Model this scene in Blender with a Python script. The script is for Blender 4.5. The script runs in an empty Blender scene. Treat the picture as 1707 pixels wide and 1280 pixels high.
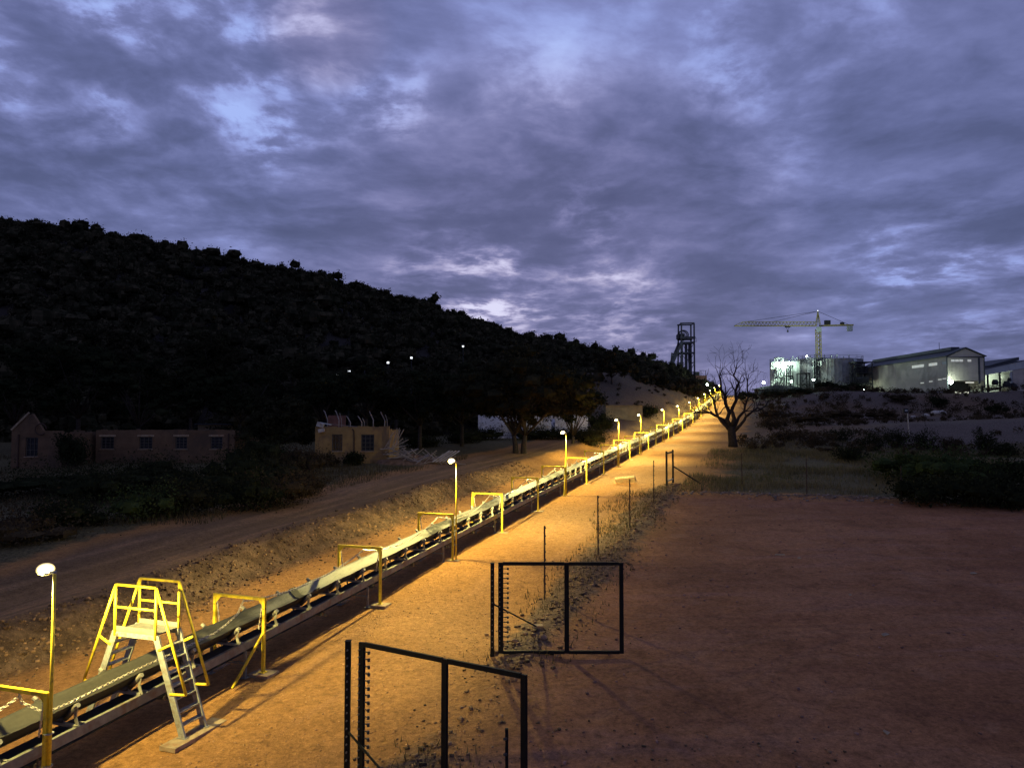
import bpy, bmesh, math, random
import numpy as np
from mathutils import Vector, Matrix
from mathutils.bvhtree import BVHTree

R = math.radians
scn = bpy.context.scene
COL = scn.collection

# ------------------------------------------------------------------ camera, sky, sun, exposure
F_PX, PITCH, CAM_Z = 1230.0, R(2.73), 6.72
cam_d = bpy.data.cameras.new('camera')
cam_d.sensor_width = 36.0
cam_d.lens = 36.0 * F_PX / 1707.0
cam_d.clip_start, cam_d.clip_end = 0.1, 6000.0
cam = bpy.data.objects.new('camera', cam_d)
cam.location = (0, 0, CAM_Z)
cam.rotation_euler = (R(90) + PITCH, 0, 0)
COL.objects.link(cam)
scn.camera = cam

scn.view_settings.view_transform = 'Standard'
scn.view_settings.look = 'None'
scn.view_settings.exposure = 0.0
scn.view_settings.gamma = 1.0
scn.view_settings.use_curve_mapping = False
scn.cycles.max_bounces = 5
scn.cycles.diffuse_bounces = 3
scn.cycles.glossy_bounces = 2
scn.cycles.sample_clamp_indirect = 4.0


def ray(px, py):
    x = (px - 853.5) / F_PX
    y = (640.0 - py) / F_PX
    return Vector((x, math.cos(PITCH) - y * math.sin(PITCH), math.sin(PITCH) + y * math.cos(PITCH)))


class NT:
    """small wrapper for building node trees"""
    def __init__(self, tree):
        self.t = tree
        self.L = tree.links

    def n(self, typ, **kw):
        nd = self.t.nodes.new(typ)
        for k, v in kw.items():
            setattr(nd, k, v)
        return nd

    def put(self, sock, val):
        if isinstance(val, bpy.types.NodeSocket):
            self.L.new(val, sock)
        elif val is not None:
            sock.default_value = val

    def m(self, op, a, b=None, c=None, clamp=False):
        nd = self.n('ShaderNodeMath', operation=op)
        nd.use_clamp = clamp
        for i, v in enumerate((a, b, c)):
            self.put(nd.inputs[i], v)
        return nd.outputs[0]

    def vm(self, op, a, b=None):
        nd = self.n('ShaderNodeVectorMath', operation=op)
        self.put(nd.inputs[0], a)
        if b is not None:
            self.put(nd.inputs[1], b)
        return nd.outputs['Value'] if op in ('DOT_PRODUCT', 'LENGTH') else nd.outputs[0]

    def noise(self, vec, scale, detail=4, rough=0.55, dist=0.0, out=0):
        nd = self.n('ShaderNodeTexNoise')
        if vec is not None:
            self.L.new(vec, nd.inputs['Vector'])
        nd.inputs['Scale'].default_value = scale
        nd.inputs['Detail'].default_value = detail
        nd.inputs['Roughness'].default_value = rough
        nd.inputs['Distortion'].default_value = dist
        return nd.outputs[out]

    def ss(self, val, lo, hi):
        nd = self.n('ShaderNodeMapRange', interpolation_type='SMOOTHSTEP')
        self.put(nd.inputs[0], val)
        nd.inputs[1].default_value = lo
        nd.inputs[2].default_value = hi
        return nd.outputs[0]

    def mix(self, fac, a, b, blend='MIX'):
        nd = self.n('ShaderNodeMix', data_type='RGBA', blend_type=blend)
        self.put(nd.inputs[0], fac)
        self.put(nd.inputs[6], a if isinstance(a, bpy.types.NodeSocket) else (*a, 1.0))
        self.put(nd.inputs[7], b if isinstance(b, bpy.types.NodeSocket) else (*b, 1.0))
        return nd.outputs[2]

    def ramp(self, val, stops, interp='LINEAR'):
        nd = self.n('ShaderNodeValToRGB')
        cr = nd.color_ramp
        cr.interpolation = interp
        while len(cr.elements) < len(stops):
            cr.elements.new(0.5)
        for e, (p, c) in zip(cr.elements, stops):
            e.position = p
            e.color = (*c, 1.0)
        self.put(nd.inputs[0], val)
        return nd.outputs[0]


def build_world():
    w = bpy.data.worlds.new('World')
    scn.world = w
    w.use_nodes = True
    w.node_tree.nodes.clear()
    N = NT(w.node_tree)
    D = N.vm('NORMALIZE', N.n('ShaderNodeTexCoord').outputs['Generated'])
    sep = N.n('ShaderNodeSeparateXYZ')
    N.L.new(D, sep.inputs[0])
    dx, dy, dz = sep.outputs
    # a broken cloud deck seen in perspective
    zz = N.m('ADD', N.m('MAXIMUM', dz, 0.0), 0.16)
    cmb = N.n('ShaderNodeCombineXYZ')
    N.L.new(N.m('DIVIDE', dx, zz), cmb.inputs[0])
    N.L.new(N.m('DIVIDE', dy, zz), cmb.inputs[1])
    N.L.new(N.m('MULTIPLY', dz, 1.5), cmb.inputs[2])
    P = cmb.outputs[0]
    warp = N.n('ShaderNodeTexNoise')
    N.L.new(P, warp.inputs['Vector'])
    warp.inputs['Scale'].default_value = 1.3
    warp.inputs['Detail'].default_value = 3
    wv = N.vm('SCALE', N.vm('SUBTRACT', warp.outputs['Color'], (0.5, 0.5, 0.5)))
    wv.node.inputs['Scale'].default_value = 0.26
    Pw = N.vm('ADD', P, wv)
    big = N.noise(Pw, 0.95, 2, 0.5)
    med = N.noise(Pw, 3.1, 6, 0.55)
    fine = N.noise(Pw, 9.0, 6, 0.60)

    # thinner places in the deck, in their real directions
    thin = None
    for (px, py, rad, amt) in ((395, 70, 15, .10), (470, 75, 4.5, .11), (40, 55, 8, .15), (420, 205, 4.0, .10), (655, 160, 3.6, .12), (120, 290, 6, .05),
                               (830, 498, 5.5, .13), (985, 360, 3.4, .10), (1540, 405, 5, .07), (1440, 468, 4, .08), (1330, 75, 9, .05), (900, 155, 6, .05),
                               (1650, 500, 8, .085), (760, 480, 7, .12), (1010, 545, 8, .11), (1240, 190, 7, .03)):
        d = ray(px, py).normalized()
        lobe = N.m('MULTIPLY', N.ss(N.vm('DOT_PRODUCT', D, tuple(d)), math.cos(R(rad)), 1.0), amt)
        thin = lobe if thin is None else N.m('ADD', thin, lobe)
    low = N.ss(dz, 0.30, 0.0)
    streak = N.n('ShaderNodeMapping')
    streak.inputs['Scale'].default_value = (1.6, 1.6, 10.0)
    N.L.new(N.vm('ADD', D, N.vm('MULTIPLY', wv, (0.05, 0.05, 0.05))), streak.inputs[0])
    stn = N.noise(streak.outputs[0], 2.4, 7, 0.58, 0.2)
    body = N.m('ADD', N.m('MULTIPLY', big, 0.44), N.m('ADD', N.m('MULTIPLY', med, 0.41), N.m('MULTIPLY', fine, 0.15)))
    mxl = N.n('ShaderNodeMix', data_type='FLOAT')
    N.L.new(N.m('MULTIPLY', low, 0.42), mxl.inputs[0])
    N.L.new(body, mxl.inputs[2]); N.L.new(stn, mxl.inputs[3])
    rip = N.m('MULTIPLY', N.m('MULTIPLY', thin, 0.56), N.m('ADD', 0.15, N.m('MULTIPLY', N.m('MULTIPLY', N.ss(med, .36, .64), N.ss(fine, .34, .62)), 1.9)))
    lum = N.m('ADD', N.m('MULTIPLY_ADD', mxl.outputs[0], 1.20, -0.105), rip)
    cool = N.ramp(lum, [(0.30, (0.070, 0.082, 0.165)), (0.43, (0.096, 0.110, 0.218)), (0.50, (0.130, 0.145, 0.288)), (0.57, (0.172, 0.188, 0.365)),
                        (0.63, (0.228, 0.250, 0.480)), (0.70, (0.32, 0.37, 0.68)), (0.80, (0.40, 0.49, 0.84))])
    rosy = N.ramp(lum, [(0.30, (0.082, 0.086, 0.175)), (0.43, (0.118, 0.120, 0.230)), (0.50, (0.165, 0.160, 0.300)), (0.57, (0.255, 0.235, 0.400)),
                        (0.63, (0.40, 0.35, 0.50)), (0.70, (0.62, 0.54, 0.68)), (0.80, (0.85, 0.76, 0.86))])
    # sunset side low over the ridge, and one cloud edge still catching warm light
    glow = N.ss(N.vm('DOT_PRODUCT', D, tuple(ray(900, 560).normalized())), math.cos(R(24)), 1.0)
    warm = N.ss(N.vm('DOT_PRODUCT', D, tuple(ray(545, 50).normalized())), math.cos(R(5.0)), 1.0)
    c1 = N.mix(N.m('MAXIMUM', N.m('MULTIPLY', glow, 0.8), N.m('MULTIPLY', warm, .6)), cool, rosy)
    # clear evening sky behind the deck
    sky = N.n('ShaderNodeTexSky', sky_type='NISHITA')
    sky.sun_disc = False
    sky.sun_elevation = R(-3.0)
    sky.sun_rotation = R(-1.0)
    sky.altitude = 900
    c1 = N.mix(1.0, c1, (0.92, 0.97, 1.06), 'MULTIPLY')
    skyd = N.vm('SCALE', sky.outputs[0])
    skyd.node.inputs['Scale'].default_value = 0.05
    c2 = N.vm('ADD', c1, skyd)
    grd = N.mix(N.ss(dz, -0.02, -0.06), c2, (0.02, 0.014, 0.014))
    bg = N.n('ShaderNodeBackground')
    N.L.new(grd, bg.inputs[0])
    bg.inputs[1].default_value = 1.02
    out = N.n('ShaderNodeOutputWorld')
    N.L.new(bg.outputs[0], out.inputs[0])


build_world()

sun_d = bpy.data.lights.new('sun', 'SUN')
sun_d.energy = 0.02
sun_d.angle = R(12)
sun_d.color = (1.0, 0.8, 0.75)
sun = bpy.data.objects.new('sun', sun_d)
sun.rotation_euler = (R(82), 0, R(180 - 0.5))
COL.objects.link(sun)

# ------------------------------------------------------------------ place frame: u runs up along the conveyor, v to its right
A = R(18.84)
SA, CA = math.sin(A), math.cos(A)
V0, U0 = -12.08, 9.93
PU = [-60, 0, 9.93, 15.93, 21.9, 27.9, 33.9, 39.9, 45.9, 51.9, 57.9, 63.9, 69.9, 75.9, 81.9, 100.3, 119, 137, 154.6, 165, 183, 200, 222, 240, 300, 500]
PZ = [-3.0, -.42, 0, .3, .6, .96, 1.23, 1.55, 1.83, 2.08, 2.34, 2.6, 2.87, 3.1, 3.38, 4.1, 4.95, 5.95, 7.25, 8.1, 9.5, 10.9, 12.5, 13.9, 16, 17]


def W(u, v, z=0.0):
    return Vector((u * SA + v * CA, u * CA - v * SA, z))


def UV(X, Y):
    return X * SA + Y * CA, X * CA - Y * SA


def P(u):
    return np.interp(u, PU, PZ)


def sst(x, lo, hi):
    t = np.clip((np.asarray(x, float) - lo) / (hi - lo), 0, 1)
    return t * t * (3 - 2 * t)


def _h(ix, iy, s):
    n = (ix * 374761393 + iy * 668265263 + s * 974711) & 0x7fffffff
    n = ((n ^ (n >> 13)) * 1274126177) & 0x7fffffff
    return ((n ^ (n >> 16)) & 0xffff) / 65535.0


def vnoise(x, y, s=0):
    x = np.asarray(x, float); y = np.asarray(y, float)
    ix = np.floor(x).astype(np.int64); iy = np.floor(y).astype(np.int64)
    fx = x - ix; fy = y - iy
    fx = fx * fx * (3 - 2 * fx); fy = fy * fy * (3 - 2 * fy)
    a = _h(ix, iy, s); b = _h(ix + 1, iy, s); c = _h(ix, iy + 1, s); d = _h(ix + 1, iy + 1, s)
    return (a * (1 - fx) + b * fx) * (1 - fy) + (c * (1 - fx) + d * fx) * fy - 0.5


def fbm(x, y, s=0, o=4):
    t, amp = 0, 1.0
    for i in range(o):
        t = t + amp * vnoise(x * 2 ** i, y * 2 ** i, s + i)
        amp *= 0.5
    return t


def Gz(X, Y, fine=True):
    X = np.asarray(X, float); Y = np.asarray(Y, float)
    u, v = UV(X, Y)
    z = P(u)
    wob = 0.7 * vnoise(u * 0.16, v * 0.02, 5) + 0.35 * vnoise(u * .5, v * .05, 6)
    vv = v + wob
    bank = 0.95 * sst(-vv, 18.1, 19.8) * (1 - 0.35 * sst(u, 45, 75))
    road = -0.22 * np.exp(-((vv + 22.0) / 1.6) ** 2) * (1 - sst(u, 60, 90))
    back = np.clip(0.05 * np.maximum(0, -v - 62), 0, 4)
    mound = sst(u, 105, 165) * np.clip(0.70 * np.maximum(0, -v - 18), 0, 8.5)
    left = bank + road + back + mound
    B = np.interp(Y, [-100, 45, 60, 75, 88, 106, 112, 130, 155, 172, 200, 230, 300, 500], [1.0, 1.9, 2.25, 2.6, 3.0, 5.7, 5.9, 5.7, 8.0, 12.2, 13.4, 15.0, 17, 18])
    B = B + 1.1 * sst(X, 62, 80) * np.exp(-((Y - 108) / 13) ** 2) + 1.3 * np.exp(-(((X - 76) / 22) ** 2 + ((Y - 185) / 18) ** 2))
    B = B + 1.6 * np.exp(-(((X - 130) / 20) ** 2 + ((Y - 172) / 9) ** 2)) + 0.8 * fbm(X * .06, Y * .06, 31, 3) * sst(Y, 70, 100)
    w = sst(v, -5, 20) * sst(u, 52, 85)
    z = (z + left) * (1 - w) + B * w
    # low rubble ridges along the fence and along the far edge of the yard
    z = z + 0.16 * np.exp(-((v + 6.0 + .5 * vnoise(u * .3, 0, 9)) / 0.8) ** 2) * (1 - sst(u, 50, 56)) * (1 - .8 * np.exp(-((u - 15.5) / 2.6) ** 2))
    z = z + 0.22 * np.exp(-((u - 48.2 - .7 * vnoise(v * .25, 0, 12)) / 0.8) ** 2) * sst(v, -6, -3)
    if fine:
        rough = 0.035 + 0.16 * sst(-vv, 17.8, 18.8) * sst(vv, -21, -19.6) + 0.07 * sst(-v, 24, 30) + 0.06 * sst(u, 50, 60) * sst(v, -5, 5)
        z = z + rough * fbm(X * 0.9, Y * 0.9, 41, 4) + 0.05 * fbm(X * .16, Y * .16, 51, 2)
    return z


def gz(X, Y):
    return float(Gz(X, Y))


def on_ground(px, py, c=0.0):
    r = ray(px, py)
    t = 4.0
    while t < 900:
        if CAM_Z + r.z * t < float(Gz(r.x * t, r.y * t, False)) + c:
            break
        t *= 1.004
    return Vector((r.x * t, r.y * t, CAM_Z + r.z * t))


def at_y(px, py, Y):
    r = ray(px, py)
    t = Y / r.y
    return Vector((r.x * t, Y, CAM_Z + r.z * t))


# ------------------------------------------------------------------ materials
MATS = {}


def mat(name, color, rough=0.7, metal=0.0, var=0.25, scale=6.0, dirt=None, dirt_amt=0.0, bump=0.0, spec=0.3, coord='Object', island=0.0):
    if name in MATS:
        return MATS[name]
    m = bpy.data.materials.new(name)
    m.use_nodes = True
    N = NT(m.node_tree)
    b = m.node_tree.nodes['Principled BSDF']
    tc = N.n('ShaderNodeTexCoord').outputs[coord]
    n1 = N.noise(tc, scale, 6, 0.6)
    dark = tuple(c * (1 - var) for c in color)
    lite = tuple(min(1, c * (1 + var)) for c in color)
    c = N.mix(N.ss(n1, 0.3, 0.7), dark, lite)
    if dirt:
        n2 = N.noise(tc, scale * 0.45, 7, 0.65, 0.4)
        c = N.mix(N.m('MULTIPLY', N.ss(n2, 0.46, 0.66), dirt_amt), c, dirt)
    if island:
        ri = N.n('ShaderNodeNewGeometry').outputs['Random Per Island']
        c = N.mix(1.0, c, N.ramp(ri, [(0, (1 - island,) * 3), (1, (1 + island,) * 3)]), 'MULTIPLY')
    N.L.new(c, b.inputs['Base Color'])
    b.inputs['Roughness'].default_value = rough
    b.inputs['Metallic'].default_value = metal
    b.inputs['Specular IOR Level'].default_value = spec
    if bump:
        bn = N.n('ShaderNodeBump')
        bn.inputs['Strength'].default_value = bump
        bn.inputs['Distance'].default_value = 0.03
        N.L.new(N.noise(tc, scale * 3, 6, 0.65), bn.inputs['Height'])
        N.L.new(bn.outputs[0], b.inputs['Normal'])
    MATS[name] = m
    return m


def emit_mat(name, color, strength):
    m = bpy.data.materials.new(name)
    m.use_nodes = True
    b = m.node_tree.nodes['Principled BSDF']
    b.inputs['Base Color'].default_value = (0.8, 0.8, 0.75, 1)
    b.inputs['Emission Color'].default_value = (*color, 1)
    b.inputs['Emission Strength'].default_value = strength
    MATS[name] = m
    return m


def leaf_mat(name, c0, c1, c2):
    m = bpy.data.materials.new(name)
    m.use_nodes = True
    N = NT(m.node_tree)
    m.node_tree.nodes.clear()
    g = N.n('ShaderNodeNewGeometry')
    tc = N.n('ShaderNodeTexCoord').outputs['Object']
    clump = N.noise(tc, 0.45, 3, 0.6)
    c = N.ramp(N.m('ADD', N.m('MULTIPLY', g.outputs['Random Per Island'], 0.5), N.m('MULTIPLY', N.ss(clump, 0.3, 0.7), 0.5)),
               [(0.1, c0), (0.5, c1), (0.95, c2)])
    df = N.n('ShaderNodeBsdfDiffuse')
    tr = N.n('ShaderNodeBsdfTranslucent')
    N.L.new(c, df.inputs[0]); N.L.new(c, tr.inputs[0])
    mx = N.n('ShaderNodeMixShader')
    mx.inputs[0].default_value = 0.25
    N.L.new(df.outputs[0], mx.inputs[1]); N.L.new(tr.outputs[0], mx.inputs[2])
    o = N.n('ShaderNodeOutputMaterial')
    N.L.new(mx.outputs[0], o.inputs[0])
    MATS[name] = m
    return m


M_YEL = mat('yellow_paint', (0.78, 0.58, 0.03), 0.45, 0, .10, 9, (0.20, 0.11, 0.04), .55, 0.0, .4)
M_GALV = mat('galvanised_steel', (0.32, 0.33, 0.31), 0.5, 0.25, .22, 14, (0.22, 0.13, 0.06), .5)
M_PLATE = mat('floor_plate', (0.17, 0.17, 0.15), 0.55, 0.1, .15, 8, (0.30, 0.20, 0.10), .4, .2)
M_CHAN = mat('painted_channel', (0.21, 0.215, 0.185), 0.6, 0.1, .2, 5, (0.16, 0.09, 0.045), .7)
M_ROLL = mat('roller_steel', (0.10, 0.095, 0.085), 0.5, 0.3, .3, 12, (0.2, 0.12, .06), .5)
M_IDLER = mat('idler_bracket', (0.30, 0.29, 0.24), 0.55, 0.1, .15, 9, (0.2, 0.12, .06), .5)
M_BLACK = mat('black_paint', (0.007, 0.007, 0.008), 0.6, 0, .25, 7, (0.022, 0.016, 0.012), .4, 0, .18)
M_RUST = mat('rusty_steel', (0.06, 0.035, 0.025), 0.8, .1, .3, 9, (0.1, 0.05, 0.03), .5)
M_INSUL = mat('insulator_plastic', (0.05, 0.05, 0.05), 0.4, 0, .1, 9)
M_INSUL_L = mat('insulator_cap', (0.16, 0.14, 0.12), 0.5, 0, .15, 9)
M_CONC = mat('concrete', (0.36, 0.27, 0.17), 0.9, 0, .25, 6, (0.30, 0.15, 0.07), .8, .5)
M_CONC_W = mat('pale_concrete', (0.55, 0.50, 0.42), 0.85, 0, .2, 5, (0.3, 0.2, 0.12), .6, .4)
M_CHAIN = mat('chain_steel', (0.55, 0.50, 0.42), 0.4, .4, .2, 20, (0.25, 0.13, 0.06), .6)
M_BARK = mat('bark', (0.050, 0.038, 0.030), 0.95, 0, .35, 5, None, 0, .8)
M_DEAD = mat('dead_bark', (0.030, 0.022, 0.019), 0.95, 0, .35, 5, None, 0, .8)
M_STONE = mat('stone', (0.17, 0.100, 0.058), 0.95, 0, .35, 3, None, 0, .4, island=.75)
M_PLASTER = mat('ochre_plaster', (0.33, 0.205, 0.075), 0.95, 0, .18, 1.3, (0.16, 0.10, 0.065), .75, .3)
M_PLASTER_R = mat('red_plaster', (0.150, 0.090, 0.050), 0.95, 0, .2, 1.1, (0.085, 0.06, 0.04), .75, .3)
M_BRICKRED = mat('old_brick', (0.22, 0.10, 0.07), 0.95, 0, .25, 2)
M_TIMBER = mat('weathered_timber', (0.30, 0.25, 0.21), 0.9, 0, .3, 3, None, 0, .3, island=.35)
M_FRAMEW = mat('window_frame', (0.10, 0.085, 0.07), 0.7, 0, .2, 4)
M_GLASS = mat('dirty_glass', (0.014, 0.014, 0.016), 0.35, 0, .3, 3, (0.04, 0.036, 0.03), .5, 0, .25)
M_WHITEWALL = mat('whitewash', (0.82, 0.81, 0.82), 0.9, 0, .12, .9, (0.30, 0.27, 0.25), .7)
M_OLIVE = mat('olive_sheet', (0.36, 0.29, 0.15), 0.8, 0, .2, 1.0)
M_CLAD = mat('cladding', (0.54, 0.47, 0.37), 0.65, 0, .10, .35, (0.2, 0.17, .14), .5)
M_CLAD_W = mat('pale_cladding', (0.50, 0.52, 0.48), 0.6, 0, .10, .35)
M_ROOFDK = mat('dark_roof', (0.06, 0.065, 0.07), 0.6, .1, .2, .5)
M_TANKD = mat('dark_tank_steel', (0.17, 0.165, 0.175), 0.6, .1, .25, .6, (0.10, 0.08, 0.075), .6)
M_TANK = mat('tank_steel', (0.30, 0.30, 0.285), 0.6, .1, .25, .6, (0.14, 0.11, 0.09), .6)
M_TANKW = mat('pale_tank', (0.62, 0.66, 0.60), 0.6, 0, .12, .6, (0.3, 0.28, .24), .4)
M_STRUCT = mat('dark_structure', (0.035, 0.034, 0.036), 0.7, .1, .3, 2)
M_HEAD = mat('headframe_steel', (0.10, 0.10, 0.11), 0.7, .2, .3, 1, (0.07, 0.04, .03), .5)
M_CRANE = mat('crane_yellow', (0.34, 0.27, 0.08), 0.6, 0, .15, 1)
M_CWT = mat('counterweight', (0.45, 0.46, 0.44), 0.8, 0, .1, 1)
M_BELTU = mat('belt_underside', (0.025, 0.025, 0.025), 0.8, 0, .2, 4)
def globe_mat():
    m = bpy.data.materials.new('halo_rim_globe')
    m.use_nodes = True
    N = NT(m.node_tree)
    b = m.node_tree.nodes['Principled BSDF']
    lw = N.n('ShaderNodeLayerWeight')
    lw.inputs[0].default_value = 0.5
    core = N.ss(lw.outputs['Facing'], 0.85, 0.15)  # bright core and yellow rim painted into the emission, standing for a halo
    N.L.new(N.mix(core, (1.0, 0.70, 0.16), (1.0, 0.90, 0.52)), b.inputs['Emission Color'])
    N.L.new(N.m('ADD', 0.9, N.m('MULTIPLY', N.m('POWER', core, 3.5), 12.0)), b.inputs['Emission Strength'])
    b.inputs['Base Color'].default_value = (0.8, 0.78, 0.7, 1)
    return m


M_LENS = globe_mat()
M_LENSG = emit_mat('flood_lens', (0.78, 1.0, 0.88), 60.0)
M_LENSW = emit_mat('small_lamp_lens', (0.9, 0.95, 1.0), 1.6)
M_LITWIN = emit_mat('lit_window', (0.85, 0.85, 0.72), 0.30)
M_LITIN = emit_mat('lit_bay', (1.0, 0.95, 0.72), 0.55)
L_DARK = leaf_mat('leaf_dark', (0.013, 0.016, 0.009), (0.026, 0.030, 0.015), (0.048, 0.052, 0.025))
L_OLIVE = leaf_mat('leaf_olive', (0.018, 0.018, 0.010), (0.034, 0.033, 0.017), (0.058, 0.054, 0.028))
L_DRY = leaf_mat('leaf_dry', (0.034, 0.024, 0.015), (0.062, 0.045, 0.027), (0.105, 0.078, 0.046))
L_GREEN = leaf_mat('leaf_green', (0.026, 0.036, 0.014), (0.052, 0.072, 0.026), (0.088, 0.112, 0.042))
L_HILL = leaf_mat('leaf_hill', (0.013, 0.014, 0.008), (0.040, 0.038, 0.022), (0.110, 0.090, 0.052))
G_DRY = leaf_mat('grass_dry', (0.055, 0.042, 0.023), (0.10, 0.078, 0.042), (0.16, 0.13, 0.07))
G_STRAW = leaf_mat('grass_straw', (0.09, 0.072, 0.036), (0.16, 0.130, 0.066), (0.26, 0.21, 0.11))
G_GREEN = leaf_mat('grass_green', (0.05, 0.06, 0.02), (0.10, 0.10, 0.035), (0.18, 0.16, 0.06))


def belt_mat():
    m = bpy.data.materials.new('rubber_belt')
    m.use_nodes = True
    N = NT(m.node_tree)
    b = m.node_tree.nodes['Principled BSDF']
    tc = N.n('ShaderNodeTexCoord').outputs['Object']
    sp = N.n('ShaderNodeSeparateXYZ')
    N.L.new(tc, sp.inputs[0])
    u = sp.outputs[1]
    mp = N.n('ShaderNodeMapping')
    mp.inputs['Scale'].default_value = (1.6, 0.33, 1.0)
    N.L.new(tc, mp.inputs[0])
    n = N.noise(mp.outputs[0], 1.0, 6, 0.65, .3)
    dust = N.ss(N.m('ADD', N.m('MULTIPLY', u, 0.085), N.m('MULTIPLY', n, 1.1)), 1.75, 2.25)
    wing = N.ss(N.m('ADD', sp.outputs[0], N.m('MULTIPLY', n, 0.04)), (VN + VF) / 2 + .24, (VN + VF) / 2 + .10)
    patch = N.m('MULTIPLY', N.m('MULTIPLY', N.ss(n, 0.36, 0.52), dust), wing)
    c = N.mix(patch, N.mix(N.ss(n, .35, .65), (0.026, 0.025, 0.021), (0.062, 0.058, 0.046)), (0.19, 0.19, 0.17))
    f = N.noise(tc, 14, 4, 0.6)
    c = N.mix(1.0, c, N.ramp(f, [(0.3, (0.82,) * 3), (0.7, (1.1,) * 3)]), 'MULTIPLY')
    N.L.new(c, b.inputs['Base Color'])
    b.inputs['Roughness'].default_value = 0.75
    return m


VN, VF = -12.30, -13.40
M_BELT = belt_mat()


def ground_mat():
    m = bpy.data.materials.new('red_earth')
    m.use_nodes = True
    N = NT(m.node_tree)
    b = m.node_tree.nodes['Principled BSDF']
    tc = N.n('ShaderNodeTexCoord').outputs['Object']
    at = N.n('ShaderNodeAttribute', attribute_name='zones')
    sp = N.n('ShaderNodeSeparateColor')
    N.L.new(at.outputs['Color'], sp.inputs[0])
    grass, grey, yard = sp.outputs
    at2 = N.n('ShaderNodeAttribute', attribute_name='zones2')
    sp2 = N.n('ShaderNodeSeparateColor')
    N.L.new(at2.outputs['Color'], sp2.inputs[0])
    stony, road, litter = sp2.outputs
    n_big = N.noise(tc, 0.22, 6, 0.6, .2)
    n_mid = N.noise(tc, 1.4, 7, 0.62)
    n_fine = N.noise(tc, 9.0, 7, 0.7)
    n_grit = N.noise(tc, 38.0, 4, 0.7)
    c = N.mix(N.ss(n_big, .35, .65), (0.37, 0.182, 0.062), (0.44, 0.222, 0.080))
    yd = N.mix(N.ss(n_big, .32, .68), (0.31, 0.136, 0.062), (0.43, 0.198, 0.096))
    # wheel marks: streaks stretched across the yard
    mp = N.n('ShaderNodeMapping')
    mp.inputs['Scale'].default_value = (0.16, 0.9, 1.0)
    mp.inputs['Rotation'].default_value = (0, 0, R(8))
    N.L.new(tc, mp.inputs[0])
    trk = N.noise(mp.outputs[0], 1.0, 6, 0.62, .5)
    yd = N.mix(N.m('MULTIPLY', N.ss(trk, .48, .72), .40), yd, (0.38, 0.20, 0.155))
    yd = N.mix(N.m('MULTIPLY', N.ss(trk, .50, .30), .35), yd, (0.16, 0.066, 0.046))
    n_pat = N.noise(tc, 0.75, 8, 0.68, .6)
    yd = N.mix(N.m('MULTIPLY', N.ss(n_pat, .50, .66), .55), yd, (0.20, 0.088, 0.044))
    yd = N.mix(N.m('MULTIPLY', N.ss(n_pat, .46, .34), .45), yd, (0.40, 0.205, 0.118))
    # sweeping wheel ruts of turning vehicles
    rut = None
    sep_ = N.n('ShaderNodeSeparateXYZ')
    N.L.new(N.vm('ADD', tc, N.vm('MULTIPLY', N.noise(tc, .12, 2, .5, 0, 'Color'), (3.0, 3.0, 0.0))), sep_.inputs[0])
    for (cx, cy, r) in ((4.0, 58.0, 33.5), (4.0, 58.0, 35.2), (30.0, -8.0, 34.0), (30.0, -8.0, 35.7), (14.0, 4.0, 17.5), (14.0, 4.0, 19.2), (60.0, 30.0, 42.0), (60.0, 30.0, 43.7)):
        d2 = N.m('ADD', N.m('POWER', N.m('ABSOLUTE', N.m('SUBTRACT', sep_.outputs[0], cx)), 2.0), N.m('POWER', N.m('ABSOLUTE', N.m('SUBTRACT', sep_.outputs[1], cy)), 2.0))
        e = N.ss(N.m('ABSOLUTE', N.m('SUBTRACT', N.m('SQRT', d2), r)), 0.24, 0.08)
        rut = e if rut is None else N.m('MAXIMUM', rut, e)
    rut = N.m('MULTIPLY', N.m('MULTIPLY', rut, yard), N.ss(n_big, .36, .56))
    yd = N.mix(N.m('MULTIPLY', rut, .18), yd, (0.37, 0.20, 0.12))
    c = N.mix(yard, c, yd)
    # wheel tracks and streaks along the strip and the road run with the conveyor
    mp2 = N.n('ShaderNodeMapping')
    mp2.inputs['Rotation'].default_value = (0, 0, A)
    N.L.new(tc, mp2.inputs[0])
    mp3 = N.n('ShaderNodeMapping')
    mp3.inputs['Scale'].default_value = (1.3, 0.07, 1.0)
    N.L.new(mp2.outputs[0], mp3.inputs[0])
    st = N.noise(mp3.outputs[0], 1.0, 5, 0.6, .3)
    rd = N.mix(N.ss(st, .36, .66), (0.185, 0.112, 0.060), (0.27, 0.165, 0.092))
    c = N.mix(road, c, rd)
    c = N.mix(N.m('MULTIPLY', N.ss(st, .52, .7), N.m('SUBTRACT', 0.4, N.m('MULTIPLY', yard, .4))), c, (0.46, 0.24, 0.115))
    c = N.mix(stony, c, N.mix(N.ss(n_mid, .35, .65), (0.085, 0.054, 0.036), (0.18, 0.115, 0.075)))
    gn = N.ss(N.m('ADD', N.m('MULTIPLY', n_mid, 0.7), N.m('MULTIPLY', grass, 0.9)), 0.62, 0.95)
    c = N.mix(gn, c, N.mix(N.ss(n_fine, .3, .7), (0.075, 0.062, 0.030), (0.17, 0.140, 0.070)))
    c = N.mix(N.ss(N.m('ADD', N.m('MULTIPLY', n_mid, .6), N.m('MULTIPLY', grey, .9)), 0.65, 0.95), c,
              N.mix(N.ss(n_fine, .35, .65), (0.20, 0.178, 0.160), (0.38, 0.345, 0.32)))
    lt = N.ss(N.m('ADD', N.m('MULTIPLY', n_mid, .75), N.m('MULTIPLY', litter, .7)), 0.66, 0.95)
    c = N.mix(N.m('MULTIPLY', lt, .85), c, N.mix(N.ss(n_fine, .35, .65), (0.075, 0.054, 0.038), (0.19, 0.135, 0.095)))
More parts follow.
